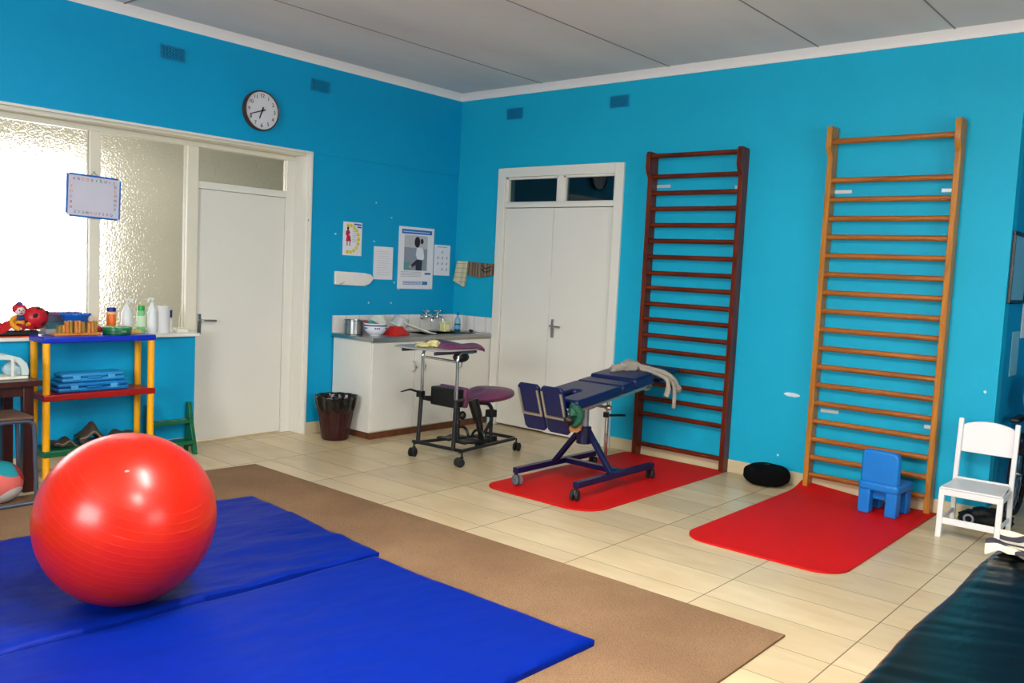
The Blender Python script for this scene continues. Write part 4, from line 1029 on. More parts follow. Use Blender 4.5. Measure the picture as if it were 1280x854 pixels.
# ---------------- white child's chair
wc = thing('child_chair', 'white wooden child chair with curved backrest beside the black bench', 'chair', (-.38, -4.95, 0))
wp = M('white_chair_paint', (228, 226, 224), .35, var=.03)
XW = Matrix.Translation((-.555, -4.948, 0)) @ Matrix.Rotation(R(1.5), 4, 'Z')
def wb(a, b, name, bev=.004): return MB().xf(XW).box(a, b).build(name, wp, wc, bevel=bev)
def wq(p, q, w, h, name):
    p, q = Vector(p), Vector(q); return MB().xf(XW).prism([p+Vector((-w, -h, 0)), p+Vector((w, -h, 0)), p+Vector((w, h, 0)), p+Vector((-w, h, 0))], q-p).build(name, wp, wc, bevel=.004)
for s in (1, -1):
    wq((-.012, s*.158, 0), (.0, s*.158, .305), .014, .016, 'leg')
    MB().xf(XW).prism([(.345, s*.158-.014, 0), (.375, s*.158-.014, 0), (.345, s*.158-.014, .30), (.385, s*.158-.014, .695), (.355, s*.158-.014, .700), (.312, s*.158-.014, .30)], (0, .028, 0)).build('back_leg', wp, wc, bevel=.004)
    wb((.01, s*.158-.008, .255), (.33, s*.158+.008, .295), 'side_rail')
    wb((.01, s*.158-.007, .095), (.34, s*.158+.007, .120), 'side_stretcher')
wb((-.016, -.16, .262), (.010, .16, .300), 'front_rail'); wb((-.014, -.16, .085), (.002, .16, .125), 'front_stretcher')
MB().xf(XW).prism([(-.020, -.168, .300), (-.020, .168, .300), (.325, .150, .305), (.325, -.150, .305)], (0, 0, .014)).build('seat', wp, wc, bevel=.005)
n = 16; poly = [(-.148, .485), (.148, .485)]
top = [(.148-.296*k/n, .655+.035*math.sin(PI*k/n)**.7) for k in range(n+1)]
m = MB().xf(XW @ Matrix.Translation((.352, 0, 0)) @ Matrix.Shear('XY', 4, (0.0, 0)).to_4x4())
pts = [(.343+.082*(z-.30), y, z) for y, z in poly+top]
MB().xf(XW).prism(pts, (.016, 0, 0)).build('backrest', wp, wc, bevel=.004)
MB().xf(XW).tube([(.325, -.15, .318), (.325, .15, .318)], .010).build('back_rail', wp, wc)

# ---------------- black treatment bench, lower right
tb = thing('treatment_bench', 'long low bench covered in wrinkled black vinyl', 'bench', (-4.3, -5.8, 0))
bv = M('black_green_vinyl', (2, 6, 8), .25, var=.1, spec=.28, bump=.2, bs=14)
def ft(u, v):
    x = -6.0+3.98*u+(.02*math.sin(v*7)); y = -5.40-.80*v
    e = min(v, 1-v)*.80; ex = min(u, 1-u)*3.98
    rd = .028*(max(0, 1-e/.045)**2+max(0, 1-ex/.045)**2)
    p = Vector((x, y, 0))
    w1 = abs(mnoise.noise(Vector((x*8.0+y*3.5, y*1.4, 1.0))))
    w2 = mnoise.noise(Vector((x*22+y*9, y*3.0, 4.0)))
    wv = (.5+.5*mnoise.noise(Vector((x*.8, y*.8, 9))))
    edge = max(0, 1-e/.30)
    return (x, y+.005*math.sin(x*7)*max(0, 1-v*6), .452-.012*(1-w1)*wv+.005*w2*wv*.5-rd)
MB().slab(ft, 260, 60, .09).build('vinyl_pad', bv, tb, ang=80)
MB().tube([(-6.0, -5.402, .385), (-2.03, -5.402, .385)], .006, 8).build('piping', M('maroon_piping', (70, 26, 34), .5), tb)
MB().box((-5.95, -6.17, .30), (-2.08, -5.44, .37)).build('bench_frame', wood('bench_brown_wood', (70, 42, 26), (96, 60, 36), .5, stretch=(.08, 1, 1)), tb, bevel=.004)
for x in (-5.85, -4.0, -2.15):
    for y in (-5.50, -6.10): MB().box((x-.03, y-.03, 0), (x+.03, y+.03, .30)).build('leg', dkt, tb, bevel=.004)
# striped cloth on the far end of the bench
def fs_(u, v):
    x = -2.40+.34*u+.02*math.sin(v*9); y = -5.40-.30*v+.012*math.sin(u*8)
    z = .466+.030*max(0, math.sin(u*9+v*3))**2+.016*max(0, math.sin(v*11+u*4))**2
    return (x, y, z)
tag(MB().slab(fs_, 44, 30, .012).build('striped_blanket', stripes('cream_grey_stripes', (206, 198, 178), (44, 42, 52), 'X', 15, .45), ang=80), 'rumpled cream and dark striped blanket on the bench end', 'blanket')

# ---------------- framed picture and papers in the recess
fp = thing('picture_frame', 'black framed picture on the recess wall, seen edge-on', 'picture', (.26, -4.93, 1.42))
m = MB(); x0, x1, z0, z1 = .035, .52, 1.44, 1.90; w_ = .022
m.box((x0, -4.945, z0), (x0+w_, -4.9265, z1)).box((x1-w_, -4.945, z0), (x1, -4.9265, z1)).box((x0, -4.945, z0), (x1, -4.9265, z0+w_)).box((x0, -4.945, z1-w_), (x1, -4.9265, z1)).build('frame', blk, fp, bevel=.003)
MB().box((x0+w_, -4.935, z0+w_), (x1-w_, -4.928, z1-w_)).build('picture_sheet', M('pale_teal_print', (120, 170, 186), .2), fp)
tag(MB().box((.56, -4.932, 1.20), (.78, -4.9265, 1.60)).build('paper_sheet', paper), 'pale sheet pinned on the recess wall behind the black frame', 'paper')
tag(MB().box((.30, -4.932, .95), (.52, -4.9265, 1.25)).build('paper_sheet', M('pale_blue_paper', (120, 180, 196), .7)), 'faded blue sheet on the recess wall below the black frame', 'paper')

# ---------------- wheelchair parked in the recess
wh = thing('wheelchair', 'dark wheelchair parked behind the white chair', 'wheelchair', (.62, -5.35, 0))
for y in (-5.16, -5.60):
    w_ = MB().tube([(.62+.27*math.cos(2*PI*k/40), y, .275+.27*math.sin(2*PI*k/40)) for k in range(40)], .016, 10, closed=True).build('wheel', rubber, wh)
    m = MB().tube([(.62+.235*math.cos(2*PI*k/40), y+.02, .275+.235*math.sin(2*PI*k/40)) for k in range(40)], .007, 8, closed=True)
    m.build('push_rim', M('grey_rim', (110, 108, 128), .3, .6), w_)
    m = MB()
    for k in range(12): m.tube([(.62, y, .275), (.62+.258*math.cos(2*PI*k/12), y, .275+.258*math.sin(2*PI*k/12))], .0025, 6)
    m.tube([(.62, y-.02, .275), (.62, y+.02, .275)], .022); m.build('spokes', steel, w_)
    fr = MB(); fr.tube(bez([(.76, y-.03*(1 if y > -5.4 else -1), .93), (.66, y-.03*(1 if y > -5.4 else -1), .90), (.64, y-.03*(1 if y > -5.4 else -1), .80), (.62, y-.03*(1 if y > -5.4 else -1), .50), (.62, y-.03*(1 if y > -5.4 else -1), .28)], 5), .012)
    fr.tube([(.63, y-.03*(1 if y > -5.4 else -1), .50), (.22, y-.03*(1 if y > -5.4 else -1), .50), (.14, y-.03*(1 if y > -5.4 else -1), .10)], .012); fr.build('side_frame', blkm, wh)
    MB().tube([(.74, y-.03*(1 if y > -5.4 else -1), .93), (.86, y-.03*(1 if y > -5.4 else -1), .93)], .018).build('push_handle', blk, wh)
    MB().box((.32, y-.03, .66), (.60, y+.03, .69)).build('armrest', blk, wh, bevel=.01)
    cw = MB(); cw.lathe([(.0001, -.012), (.06, -.012), (.065, 0), (.06, .012), (.0001, .012)], (.20, y, .065), 24, 'y'); cw.build('front_wheel', rubber, wh)
MB().box((.20, -5.58, .47), (.62, -5.18, .52)).build('seat', M('black_seat_cloth', (16, 16, 20), .8), wh, bevel=.012)
MB().box((.61, -5.58, .52), (.65, -5.18, .90)).build('backrest', M('black_seat_cloth', (16, 16, 20), .8), wh, bevel=.012)
MB().lathe([(.0001, -.20), (.075, -.20), (.085, -.18), (.085, .18), (.075, .20), (.0001, .20)], (.50, -5.38, .825), 24, 'y').build('head_roll', M('grey_roll_cloth', (110, 110, 122), .8), wh, label='grey padded roll')
m = MB(); m.ell((.50, -5.38, .93), (.11, .18, .05), 20, 12, .3); m.build('black_jacket', M('black_seat_cloth', (16, 16, 20), .8), wh)

wh.location.x -= .15; wh.location.y += .15

t = thing('shoulder_bag', 'black bag on the floor behind the white chair', 'bag', (-.10, -4.95, 0))
m = MB(); m.ell((-.10, -4.97, .062), (.075, .13, .060), 26, 16, .35, .8); m.ell((-.11, -4.85, .045), (.05, .06, .043), 18, 12, .3); m.build('bag_body', M('black_nylon', (10, 10, 13), .6, bump=.3, bs=30), t)
MB().lathe([(.020, 0), (.032, 0), (.032, .006), (.020, .006), (.020, 0)], (-.172, -4.865, .05), 20, 'x', False).build('ring', M('pale_grey_plastic', (170, 172, 182), .4), t, label='pale grey ring')

# ---------------- toy shelf of yellow posts
sh = thing('toy_shelf', 'plastic shelf unit with yellow posts, blue, red and green shelves', 'shelf', (-3.625, -.15, 0))
XL, XR, YB, YFr = -3.975, -3.275, -.052, -.25
def shelf(z0, z1, mat, name):
    m = MB(); m.box((XL-.025, YFr-.025, z0), (XR+.025, YB+.027, z1)); return m.build(name, mat, sh, bevel=.008, seg=3)
shelf(.885, .925, bluepl, 'top_shelf'); shelf(.505, .548, redpl, 'middle_shelf'); shelf(.135, .178, greenpl, 'bottom_shelf')
for (x, y) in ((XL, YFr), (XR, YFr), (XL, YB), (XR, YB)):
    p = MB(); p.lathe([(.027, 0), (.027, .012), (.0225, .02), (.0225, .135)], (x, y, 0), 22); p.lathe([(.0225, .178), (.0225, .505)], (x, y, 0), 22); p.lathe([(.0225, .548), (.0225, .885)], (x, y, 0), 22)
    p.build('post', yellow, sh)
# two blue cases on the middle shelf
def case(x0, x1, y0, y1, z0, z1, label, rot, c1):
    t = thing('plastic_case', label, 'case', ((x0+x1)/2, (y0+y1)/2, z0)); cx, cy = (x0+x1)/2, (y0+y1)/2
    X = Matrix.Translation((cx, cy, 0)) @ Matrix.Rotation(R(rot), 4, 'Z') @ Matrix.Translation((-cx, -cy, 0)); zm = (z0+z1)/2
    mt = M('case_blue_%d' % c1[2], c1, .35)
    MB().xf(X).box((x0, y0, z0), (x1, y1, zm-.001)).build('case_base', mt, t, bevel=.012, seg=3)
    MB().xf(X).box((x0, y0, zm+.001), (x1, y1, z1)).build('case_lid', mt, t, bevel=.014, seg=3)
    m = MB().xf(X)
    for fx in (.22, .78): x = x0+(x1-x0)*fx; m.box((x-.025, y0-.006, zm-.015), (x+.025, y0+.002, zm+.015))
    m.build('latches', M('case_latch_blue', (70, 160, 210), .35), t, bevel=.003)
    MB().xf(X).tube(bez([(x0+(x1-x0)*.4, y0+.004, zm), (x0+(x1-x0)*.42, y0-.010, zm), (x0+(x1-x0)*.58, y0-.010, zm), (x0+(x1-x0)*.6, y0+.004, zm)], 4), .006, 8).build('handle', mt, t)
case(-3.895, -3.425, -.235, -.075, .549, .612, 'blue flat plastic case, lower of two on the red shelf', 0, (8, 110, 176))
case(-3.865, -3.445, -.215, -.075, .613, .672, 'lighter blue plastic case lying on the other case', 1.5, (40, 140, 200))
# dark leather pouches on the green shelf
def pouch(c, rx, ry, h, rz, tilt, label, seed):
    t = thing('leather_pouch', label, 'pouch', c)
    X = Matrix.Translation(c) @ Matrix.Rotation(R(rz), 4, 'Z') @ Matrix.Rotation(R(tilt), 4, 'Y')
    lm = M('dark_olive_leather', (62, 54, 44), .5, bump=.2, var=.2)
    def f(u, v): return ((u-.5)*2*rx, (v-.5)*2*ry, h*(.35+.65*math.sin(PI*u)**1.0)*(.55+.45*math.sin(PI*v))+.012*math.sin(u*11+seed))
    MB().xf(X).slab(f, 20, 12, .016).build('flap', lm, t, ang=70)
    MB().xf(X).slab(lambda u, v: ((u-.5)*1.9*rx, (v-.5)*1.9*ry, .022), 6, 6, .018).build('back_panel', lm, t, bevel=.004)
    MB().xf(X).tube([Vector(f(u_/10, 0))+Vector((0, -.002, .001)) for u_ in range(11)], .004, 6).build('stitched_edge', M('tan_edge', (140, 120, 92), .6), t)
pouch((-3.835, -.15, .180), .08, .06, .055, 6, 6, 'dark leather pouch at the left end of the green shelf', 1)
pouch((-3.655, -.15, .182), .085, .07, .135, -6, 4, 'dark leather pouch with raised peak in the middle of the green shelf', 2)
pouch((-3.46, -.15, .184), .095, .06, .065, 4, -12, 'dark leather pouch with upturned tip at the right of the green shelf', 3)
# blue foot disc behind the shelf foot
tag(MB().lathe([(.0001, 0), (.03, 0), (.032, .02), (.026, .04), (.0001, .04)], (-4.055, -.13, 0), 20).build('plastic_cup', bluepl), 'small blue plastic cup on the floor by the shelf foot', 'cup')

# things on top of the shelf
ZS = .9255
t = thing('counting_rack', 'orange-brown wooden rack of small blocks on the blue shelf', 'toy', (-3.755, -.16, ZS))
wt = wood('toy_orange_wood', (186, 104, 40), (214, 140, 66), .45)
MB().box((-3.905, -.195, ZS), (-3.600, -.125, ZS+.016)).build('rack_base', wt, t, bevel=.003)
for k, (x, h) in enumerate(((-3.862, .048), (-3.838, .052), (-3.815, .078), (-3.792, .082), (-3.758, .080), (-3.735, .082), (-3.712, .074), (-3.672, .066), (-3.650, .074), (-3.628, .078))):
    MB().box((x-.0095, -.180, ZS+.016), (x+.0095, -.140, ZS+.016+h)).build('block', wt if k % 3 else M('toy_olive', (150, 120, 40), .5), t, bevel=.003)
t = thing('lidded_box', 'round dark green lidded box near right end of blue shelf', 'box', (-3.475, -.155, ZS))
MB().lathe([(.0001, 0), (.088, 0), (.092, .004), (.092, .030), (.0001, .030)], (-3.475, -.155, ZS), 36).build('box_body', greenpl, t)
MB().lathe([(.0001, .052), (.088, .052), (.096, .046), (.097, .030), (.0001, .030)], (-3.475, -.155, ZS), 36).build('lid', M('green_lid', (8, 116, 62), .35), t)
MB().box((-3.49, -.252, ZS+.018), (-3.455, -.246, ZS+.030)).build('clasp', alu, t)
tag(MB().ell((-3.585, -.10, ZS+.028), (.034, .03, .027), 16, 10, .3).build('toy_fish', M('raspberry_red', (186, 24, 56), .5)), 'small raspberry red toy between block rack and green box', 'toy')
tag(MB().box((-3.39, -.16, ZS), (-3.30, -.10, ZS+.022)).build('wooden_block', M('yellow_block_wood', (216, 176, 80), .5), bevel=.003), 'small yellow wooden block right of the green box', 'block')

# things on the sill
ZW = .9052
t = thing('serving_tray', 'black tray with orange rim at the left of the sill', 'tray', (-4.10, .02, ZW))
MB().box((-4.34, -.035, ZW), (-3.915, .12, ZW+.008)).build('orange_rim', M('orange_plastic', (214, 84, 40), .4), t, bevel=.003)
MB().box((-4.32, -.015, ZW+.008), (-3.93, .11, ZW+.045)).build('black_tray_body', blk, t, bevel=.010)
ZR = ZW+.0455
t = thing('doll', 'seated rag doll with red hair and blue scarf on the sill', 'doll', (-4.03, .045, ZR))
MB().ell((-4.03, .05, ZR+.045), (.045, .035, .045), 20, 14).build('body', M('doll_yellow', (222, 150, 30), .8), t)
MB().ell((-4.03, .045, ZR+.078), (.050, .04, .022), 20, 10).build('scarf', M('doll_navy', (34, 54, 110), .8), t)
hd = MB().ell((-4.03, .035, ZR+.125), (.032, .028, .032), 22, 16).build('head', M('doll_pale', (224, 200, 190), .7), t)
MB().ell((-4.03, .043, ZR+.137), (.042, .028, .034), 20, 12, .25).build('hair', M('doll_red', (186, 34, 44), .9), t)
MB().ell((-4.03, .045, ZR+.172), (.020, .018, .012), 14, 8).build('cap', M('doll_cap', (70, 50, 120), .8), t)
m = MB(); m.ell((-4.042, .009, ZR+.130), (.005, .003, .005), 8, 6); m.ell((-4.020, .009, ZR+.130), (.005, .003, .005), 8, 6); m.build('eyes', M('doll_eye', (40, 30, 60), .4), hd)
m = MB(); m.ell((-4.031, .006, ZR+.122), (.006, .005, .005), 8, 6); m.build('nose', M('doll_red', (186, 34, 44), .9), hd)
m = MB(); m.ell((-4.031, .010, ZR+.110), (.012, .003, .004), 10, 6); m.build('mouth', M('doll_mouth', (150, 30, 40), .6), hd)
for s, pp in ((-1, [(-4.06, .03, ZR+.085), (-4.095, .0, ZR+.055), (-4.085, -.03, ZR+.025), (-4.06, -.03, ZR+.012)]), (1, [(-4.00, .03, ZR+.08), (-3.985, .01, ZR+.05), (-4.00, -.015, ZR+.03)])):
    MB().tube(bez(pp, 4), .016, 10).build('arm', M('doll_yellow', (222, 150, 30), .8), t)
MB().ell((-4.055, -.030, ZR+.012), (.014, .012, .011), 10, 8).build('hand', M('doll_pale', (224, 200, 190), .7), t)
for x in (-4.05, -4.00): MB().tube(bez([(x, .04, ZR+.025), (x+.01, .0, ZR+.025), (x+.02, -.03, ZR+.018)], 4), .018, 10).build('leg', M('doll_trouser_red', (176, 22, 30), .8), t)
t = thing('hollow_ball', 'red toy ball with dark holes beside the doll', 'ball', (-3.955, .03, ZR))
MB().ell((-3.935, .035, ZR+.078), (.078, .070, .078), 36, 24).build('ball_shell', M('toy_ball_red', (186, 20, 34), .4), t)
m = MB()
for d in ((-.28, -.93, .25), (.35, -.85, -.40), (.75, -.5, .45), (-.8, -.5, -.35), (.1, -.6, .8)):
    v = Vector(d).normalized(); c = Vector((-3.935+v.x*.075, .035+v.y*.067, ZR+.078+v.z*.075)); m.ell(c, (.017, .008, .017), 16, 8)
m.build('holes', M('hole_black', (40, 6, 12), .7), t)
tag(MB().slab(lambda u, v: (-4.30+.20*u, -.02+.09*v, ZR+.03+.022*math.sin(u*7+v*4)+.015*math.sin(v*8)), 16, 10, .028).build('red_cloth', M('red_fabric', (170, 14, 18), .85), ang=80), 'crumpled red cloth on the tray at the picture edge', 'cloth')
# books / boxes stack behind
cols = ((92, 88, 108), (60, 110, 120), (150, 156, 160), (120, 84, 120))
zz = ZW
for k, (h, x0, x1, c_) in enumerate(((.045, -3.86, -3.56, cols[2]), (.048, -3.855, -3.565, cols[1]), (.042, -3.87, -3.575, cols[0]), (.022, -3.87, -3.62, cols[3]))):
    b_ = MB().box((x0, .06, zz), (x1, .155, zz+h)).build('game_box', M('box_card_%d' % k, c_, .5), bevel=.003)
    tag(b_, ('pale grey flat box at the bottom of the stack behind block rack', 'teal flat box, second from the bottom of the stack on sill', 'dark grey flat box, third from the bottom of the stack on sill', 'thin purple flat box on top of the stack on the sill')[k], 'box')
    zz += h+.0005
t = thing('plastic_basket', 'blue plastic basket on the boxes behind the wooden rack', 'basket', (-3.71, .03, zz-.02))
zb = zz-.085
MB().lathe([(.0001, .0), (.050, .0), (.060, .006), (.088, .070), (.094, .078), (.088, .078), (.056, .010), (.0001, .008)], (-3.71, -.045, zb), 36).build('basket_body', M('basket_blue', (14, 96, 196), .4), t)
m = MB()
for k in range(24):
    a = 2*PI*k/24; m.ell((-3.71+.092*math.cos(a), -.045+.092*math.sin(a), zb+.078), (.008, .008, .008), 8, 6)
m.build('scalloped_rim', M('basket_blue', (14, 96, 196), .4), t)

def lath(name, label, cat, c, parts):
    t = thing(name, label, cat, c)
    for nm, prof, mt in parts: MB().lathe(prof, c, 26).build(nm, mt, t)
    return t
lath('bottle', 'orange bottle with dark blue cap on the sill', 'bottle', (-3.408, .08, ZW), [
    ('bottle_body', [(.0001, 0), (.030, 0), (.032, .004), (.032, .145), (.028, .152), (.0001, .152)], M('orange_bottle', (240, 110, 20), .35)),
    ('shoulder_band', [(.0325, .142), (.0325, .160), (.0001, .162)], M('pale_orange', (236, 190, 150), .4)),
    ('cap', [(.031, .162), (.031, .186), (.028, .190), (.0001, .190)], M('navy_cap', (20, 34, 120), .4))])
def pump(c, r, hb, label, green):
    t = thing('pump_bottle', label, 'bottle', c)
    wm = M('white_bottle', (222, 226, 224), .3)
    if green:
        MB().lathe([(.0001, 0), (r, 0), (r, .045)], c, 26).build('green_base', M('lime_base', (90, 176, 70), .35), t)
        MB().lathe([(r, .045), (r, hb*.72), (r*.7, hb*.88), (.012, hb), (.0001, hb)], c, 26).build('bottle_body', wm, t)
    else:
        MB().lathe([(.0001, 0), (r, 0), (r, hb*.72), (r*.7, hb*.88), (.012, hb), (.0001, hb)], c, 26).build('bottle_body', wm, t)
    m = MB(); m.lathe([(.012, hb-.002), (.013, hb+.012), (.005, hb+.014), (.007, hb+.034), (.015, hb+.036), (.014, hb+.048), (.0001, hb+.048)], c, 18)
    s = 1 if green else -1
    m.tube(bez([(c[0], c[1], c[2]+hb+.042), (c[0]+.025*s, c[1]-.01, c[2]+hb+.042), (c[0]+.040*s, c[1]-.014, c[2]+hb+.018)], 5), .0075, 8); m.build('pump', wm, t)
pump((-3.295, .08, ZW), .038, .205, 'white pump bottle with lime green base on the sill', True)
pump((-3.130, .03, ZW), .032, .215, 'tall plain white pump bottle beside the green capped bottle', False)
t = thing('sanitiser_bottle', 'green capped bottle with pale green label on the sill', 'bottle', (-3.195, .07, ZW))
MB().lathe([(.0001, 0), (.028, 0), (.030, .005), (.030, .15), (.024, .168), (.0001, .168)], (-3.195, .07, ZW), 24).build('bottle_body', M('mint_bottle', (120, 190, 130), .3), t)
MB().lathe([(.025, .168), (.026, .195), (.022, .205), (.0001, .207)], (-3.195, .07, ZW), 24).build('cap', M('green_cap', (20, 150, 60), .35), t)
MB().lathe([(.0305, .05), (.0305, .13)], (-3.195, .07, ZW), 24).build('label_patch', M('mint_label', (200, 224, 190), .5), t)
t = thing('paper_towel_roll', 'white paper towel roll standing at the right of the sill', 'paper roll', (-3.038, .06, ZW))
m = MB(); m.lathe([(.018, .0), (.055, .0), (.055, .205), (.018, .205), (.018, 0)], (-3.038, .06, ZW), 36, 'z', False); m.build('paper', M('tissue_white', (214, 214, 214), .9, bump=.2, bs=90), t)
MB().lathe([(.015, .0), (.018, .0), (.018, .206), (.015, .206), (.015, 0)], (-3.038, .06, ZW), 24, 'z', False).build('cardboard_core', M('cardboard', (150, 120, 84), .8), t)
lath('bottle', 'small white bottle with navy cap behind the towel roll', 'bottle', (-2.952, .11, ZW), [
    ('bottle_body', [(.0001, 0), (.022, 0), (.022, .10), (.016, .112), (.0001, .112)], M('white_bottle', (222, 226, 224), .3)),
    ('cap', [(.019, .112), (.019, .168), (.0001, .170)], M('navy_cap', (20, 34, 120), .4))])
t = thing('power_adapter', 'white power adapter with looping cable at sill end', 'adapter', (-2.86, .08, ZW))
MB().box((-2.915, .055, ZW), (-2.825, .105, ZW+.022)).build('adapter_body', M('ivory_plastic', (226, 222, 204), .4), t, bevel=.004)
MB().tube(bez([(-2.89, .08, ZW+.02), (-2.885, .09, ZW+.06), (-2.865, .12, ZW+.11), (-2.84, .15, ZW+.15), (-2.83, .163, ZW+.19)], 6), .0035, 8).build('cable', M('ivory_plastic', (226, 222, 204), .4), t)

# ---------------- little whiteboard hanging on the mullion
wbd = thing('hanging_whiteboard', 'small whiteboard with blue edge and alphabet border hanging on window', 'whiteboard', (-3.51, .13, 1.72))
XH = Matrix.Translation((-3.508, .150, 1.872)) @ Matrix.Rotation(R(1.5), 4, 'Y')
MB().xf(XH).box((-.180, -.004, -.142), (.180, .004, .142)).build('board', M('board_lilac_white', (206, 204, 216), .35), wbd)
m = MB().xf(XH); b0 = M('board_blue', (16, 100, 190), .4)
m.box((-.172, -.009, .138), (.165, .006, .150)).box((-.165, -.009, -.150), (.172, .006, -.138)).box((-.188, -.009, -.130), (-.178, .006, .145)).box((.178, -.009, -.140), (.188, .006, .130)); m.build('blue_edging', b0, wbd, bevel=.002)
letters = "ABCDEFGHIJKLMNOPQRSTUVWXYZ"; pal = [(196, 40, 60), (30, 90, 170), (40, 130, 80), (60, 50, 60), (210, 120, 40), (120, 60, 150)]
mats = [M('letter_%d' % i, c_, .6) for i, c_ in enumerate(pal)]
pos = [(-.14+.031*k, .113) for k in range(10)]+[(.150, .085-.032*k) for k in range(6)]+[(.125-.028*k, -.116) for k in range(10)][:10]
pos += [(-.155, -.085+.036*k) for k in range(5)]
for k, (px, pz) in enumerate(pos):
    mb = text_mb(letters[k % 26], .026, (0, 0, 0), (1, 0, 0), (0, 0, 1), .0004)
    bmesh.ops.transform(mb.bm, matrix=XH @ Matrix.Translation((px, -.0048, pz)), verts=mb.bm.verts)
    mb.build('letter', mats[(k*5+k//3) % 6], wbd, smooth=False)
MB().xf(XH).tube([(-.035, -.006, .135), (.0, .012, .178), (.045, -.006, .118)], .002, 6).build('hanging_wire', M('grey_wire', (110, 110, 110), .4, .8), wbd)
MB().cyl((-3.503, .172, 2.048), (-3.503, .155, 2.050), .004, 10).build('nail', steel, wbd)

# ---------------- brown side table, far left
tbx = thing('side_table', 'dark brown wooden side table at the left edge', 'table', (-4.50, -.42, 0))
MB().box((-4.85, -.56, .655), (-4.115, -.13, .690)).build('tabletop', dkt, tbx, bevel=.004)
MB().box((-4.80, -.53, .595), (-4.16, -.16, .655)).build('apron', dkt, tbx, bevel=.003)
for (x, y) in ((-4.185, -.51), (-4.185, -.18), (-4.80, -.51), (-4.80, -.18)): MB().box((x-.030, y-.027, 0), (x+.030, y+.027, .655)).build('leg', dkt, tbx, bevel=.004)
# white medical compressor-like toy case on the table
tc_ = thing('plastic_carry_box', 'cloudy white rounded plastic box on the brown table', 'box', (-4.30, -.36, .69))
pm = M('cloudy_white_plastic', (196, 210, 204), .3)
m = MB(); prof = [(-.19, .0), (.145, .0), (.155, .03), (.150, .075), (.128, .115), (.085, .140), (.02, .150), (-.19, .150)]
m.prism([(-4.30+x, -.45, .6905+z) for x, z in [(-.19, 0), (.145, 0), (.145, .018), (-.19, .018)]], (0, .17, 0)); m.build('box_base', M('ivory_plastic', (226, 222, 204), .4), tc_, bevel=.004)
arch = [(.150, .02), (.152, .05), (.140, .095), (.105, .130), (.05, .148), (-.03, .152), (-.19, .150)]
inn = [(-.19, .122), (-.03, .124), (.04, .118), (.08, .102), (.105, .075), (.112, .045), (.112, .02)]
MB().prism([(-4.30+x, -.445, .6905+z) for x, z in arch+inn], (0, .16, 0)).build('curved_shell', pm, tc_, bevel=.006)
MB().ell((-4.21, -.365, .745), (.06, .06, .050), 20, 14, .15).build('cloudy_bulb', M('cloudy_bulb', (172, 196, 204), .3), tc_)
MB().box((-4.252, -.455, .705), (-4.238, -.440, .82)).box((-4.46, -.30, .705), (-4.28, -.285, .80)).build('divider', M('ivory_plastic', (226, 222, 204), .4), tc_, bevel=.002)
MB().ell((-4.139, -.37, .709), (.014, .014, .012), 12, 8).build('stopper', M('ivory_plastic', (226, 222, 204), .4), tc_)
# tubular stool
sl = thing('tubular_stool', 'grey metal tube stool with wooden seat at the left edge', 'stool', (-4.45, -.70, .009))
gt = M('grey_tube_paint', (84, 92, 108), .35, .5)
for y in (-.60, -.86):
    MB().tube(bez([(-4.62, y, .505), (-4.34, y, .505), (-4.295, y, .495), (-4.275, y, .46), (-4.268, y, .25), (-4.262, y, .06), (-4.27, y, .030), (-4.31, y, .0215), (-4.62, y, .0215)], 5), .012, 12).build('tube_frame', gt, sl)
MB().tube([(-4.60, -.60, .0215), (-4.60, -.86, .0215)], .012).build('floor_bar', gt, sl)
MB().box((-4.64, -.88, .515), (-4.28, -.58, .532)).build('seat', wood('stool_brown_wood', (74, 52, 40), (100, 72, 54), .4, stretch=(.1, 1, 1)), sl, bevel=.004)
# soft patchwork ball under the stool
bp_ = thing('patchwork_ball', 'pink, teal and white soft ball under the stool', 'ball', (-4.40, -.70, .009))
MB().ell((-4.40, -.70, .130), .12, 30, 20).build('ball_core', M('salmon_fabric', (206, 96, 88), .8), bp_)
def cap_patch(d, ang_, mat, nm):
    v = Vector(d).normalized(); q = v.to_track_quat('Z', 'Y').to_matrix().to_4x4(); m = MB().xf(Matrix.Translation((-4.40, -.70, .130)) @ q)
    m.lathe([(.0001, .1225)]+[(.1225*math.sin(R(ang_)*k/6), .1225*math.cos(R(ang_)*k/6)) for k in range(1, 7)], (0, 0, 0), 24); return m.build(nm, mat, bp_)
cap_patch((.2, -.4, .9), 42, M('teal_fabric', (10, 128, 140), .8), 'teal_patch'); cap_patch((.9, -.3, .55), 30, M('crimson_fabric', (150, 20, 30), .8), 'red_patch'); cap_patch((.3, -.6, -.75), 40, M('white_fabric', (200, 190, 186), .8), 'white_patch')

# ---------------- green step rack right of the shelf
gs = thing('step_rack', 'small dark green wooden rack between shelf unit and door', 'rack', (-3.02, -.15, 0))
for x in (-2.895, -3.205):
    MB().prism([(x, -.045, .385), (x, -.085, .385), (x, -.115, .25), (x, -.175, .05), (x, -.185, 0), (x, -.145, 0), (x, -.125, .05), (x, -.055, .05), (x, -.045, 0), (x, -.025, 0)], (.028, 0, 0)).build('side_board', greenpl, gs, bevel=.003)
MB().box((-3.19, -.130, .235), (-2.88, -.055, .262)).build('upper_step', greenpl, gs, bevel=.003)
MB().box((-3.19, -.175, .080), (-2.88, -.055, .108)).build('lower_step', greenpl, gs, bevel=.003)
m = MB()
for x in (-3.12, -3.02, -2.94): m.ell((x, -.10, .2625), (.022, .02, .0016), 14, 6)
m.build('worn_spots', M('worn_yellow_wood', (176, 150, 70), .7), gs)

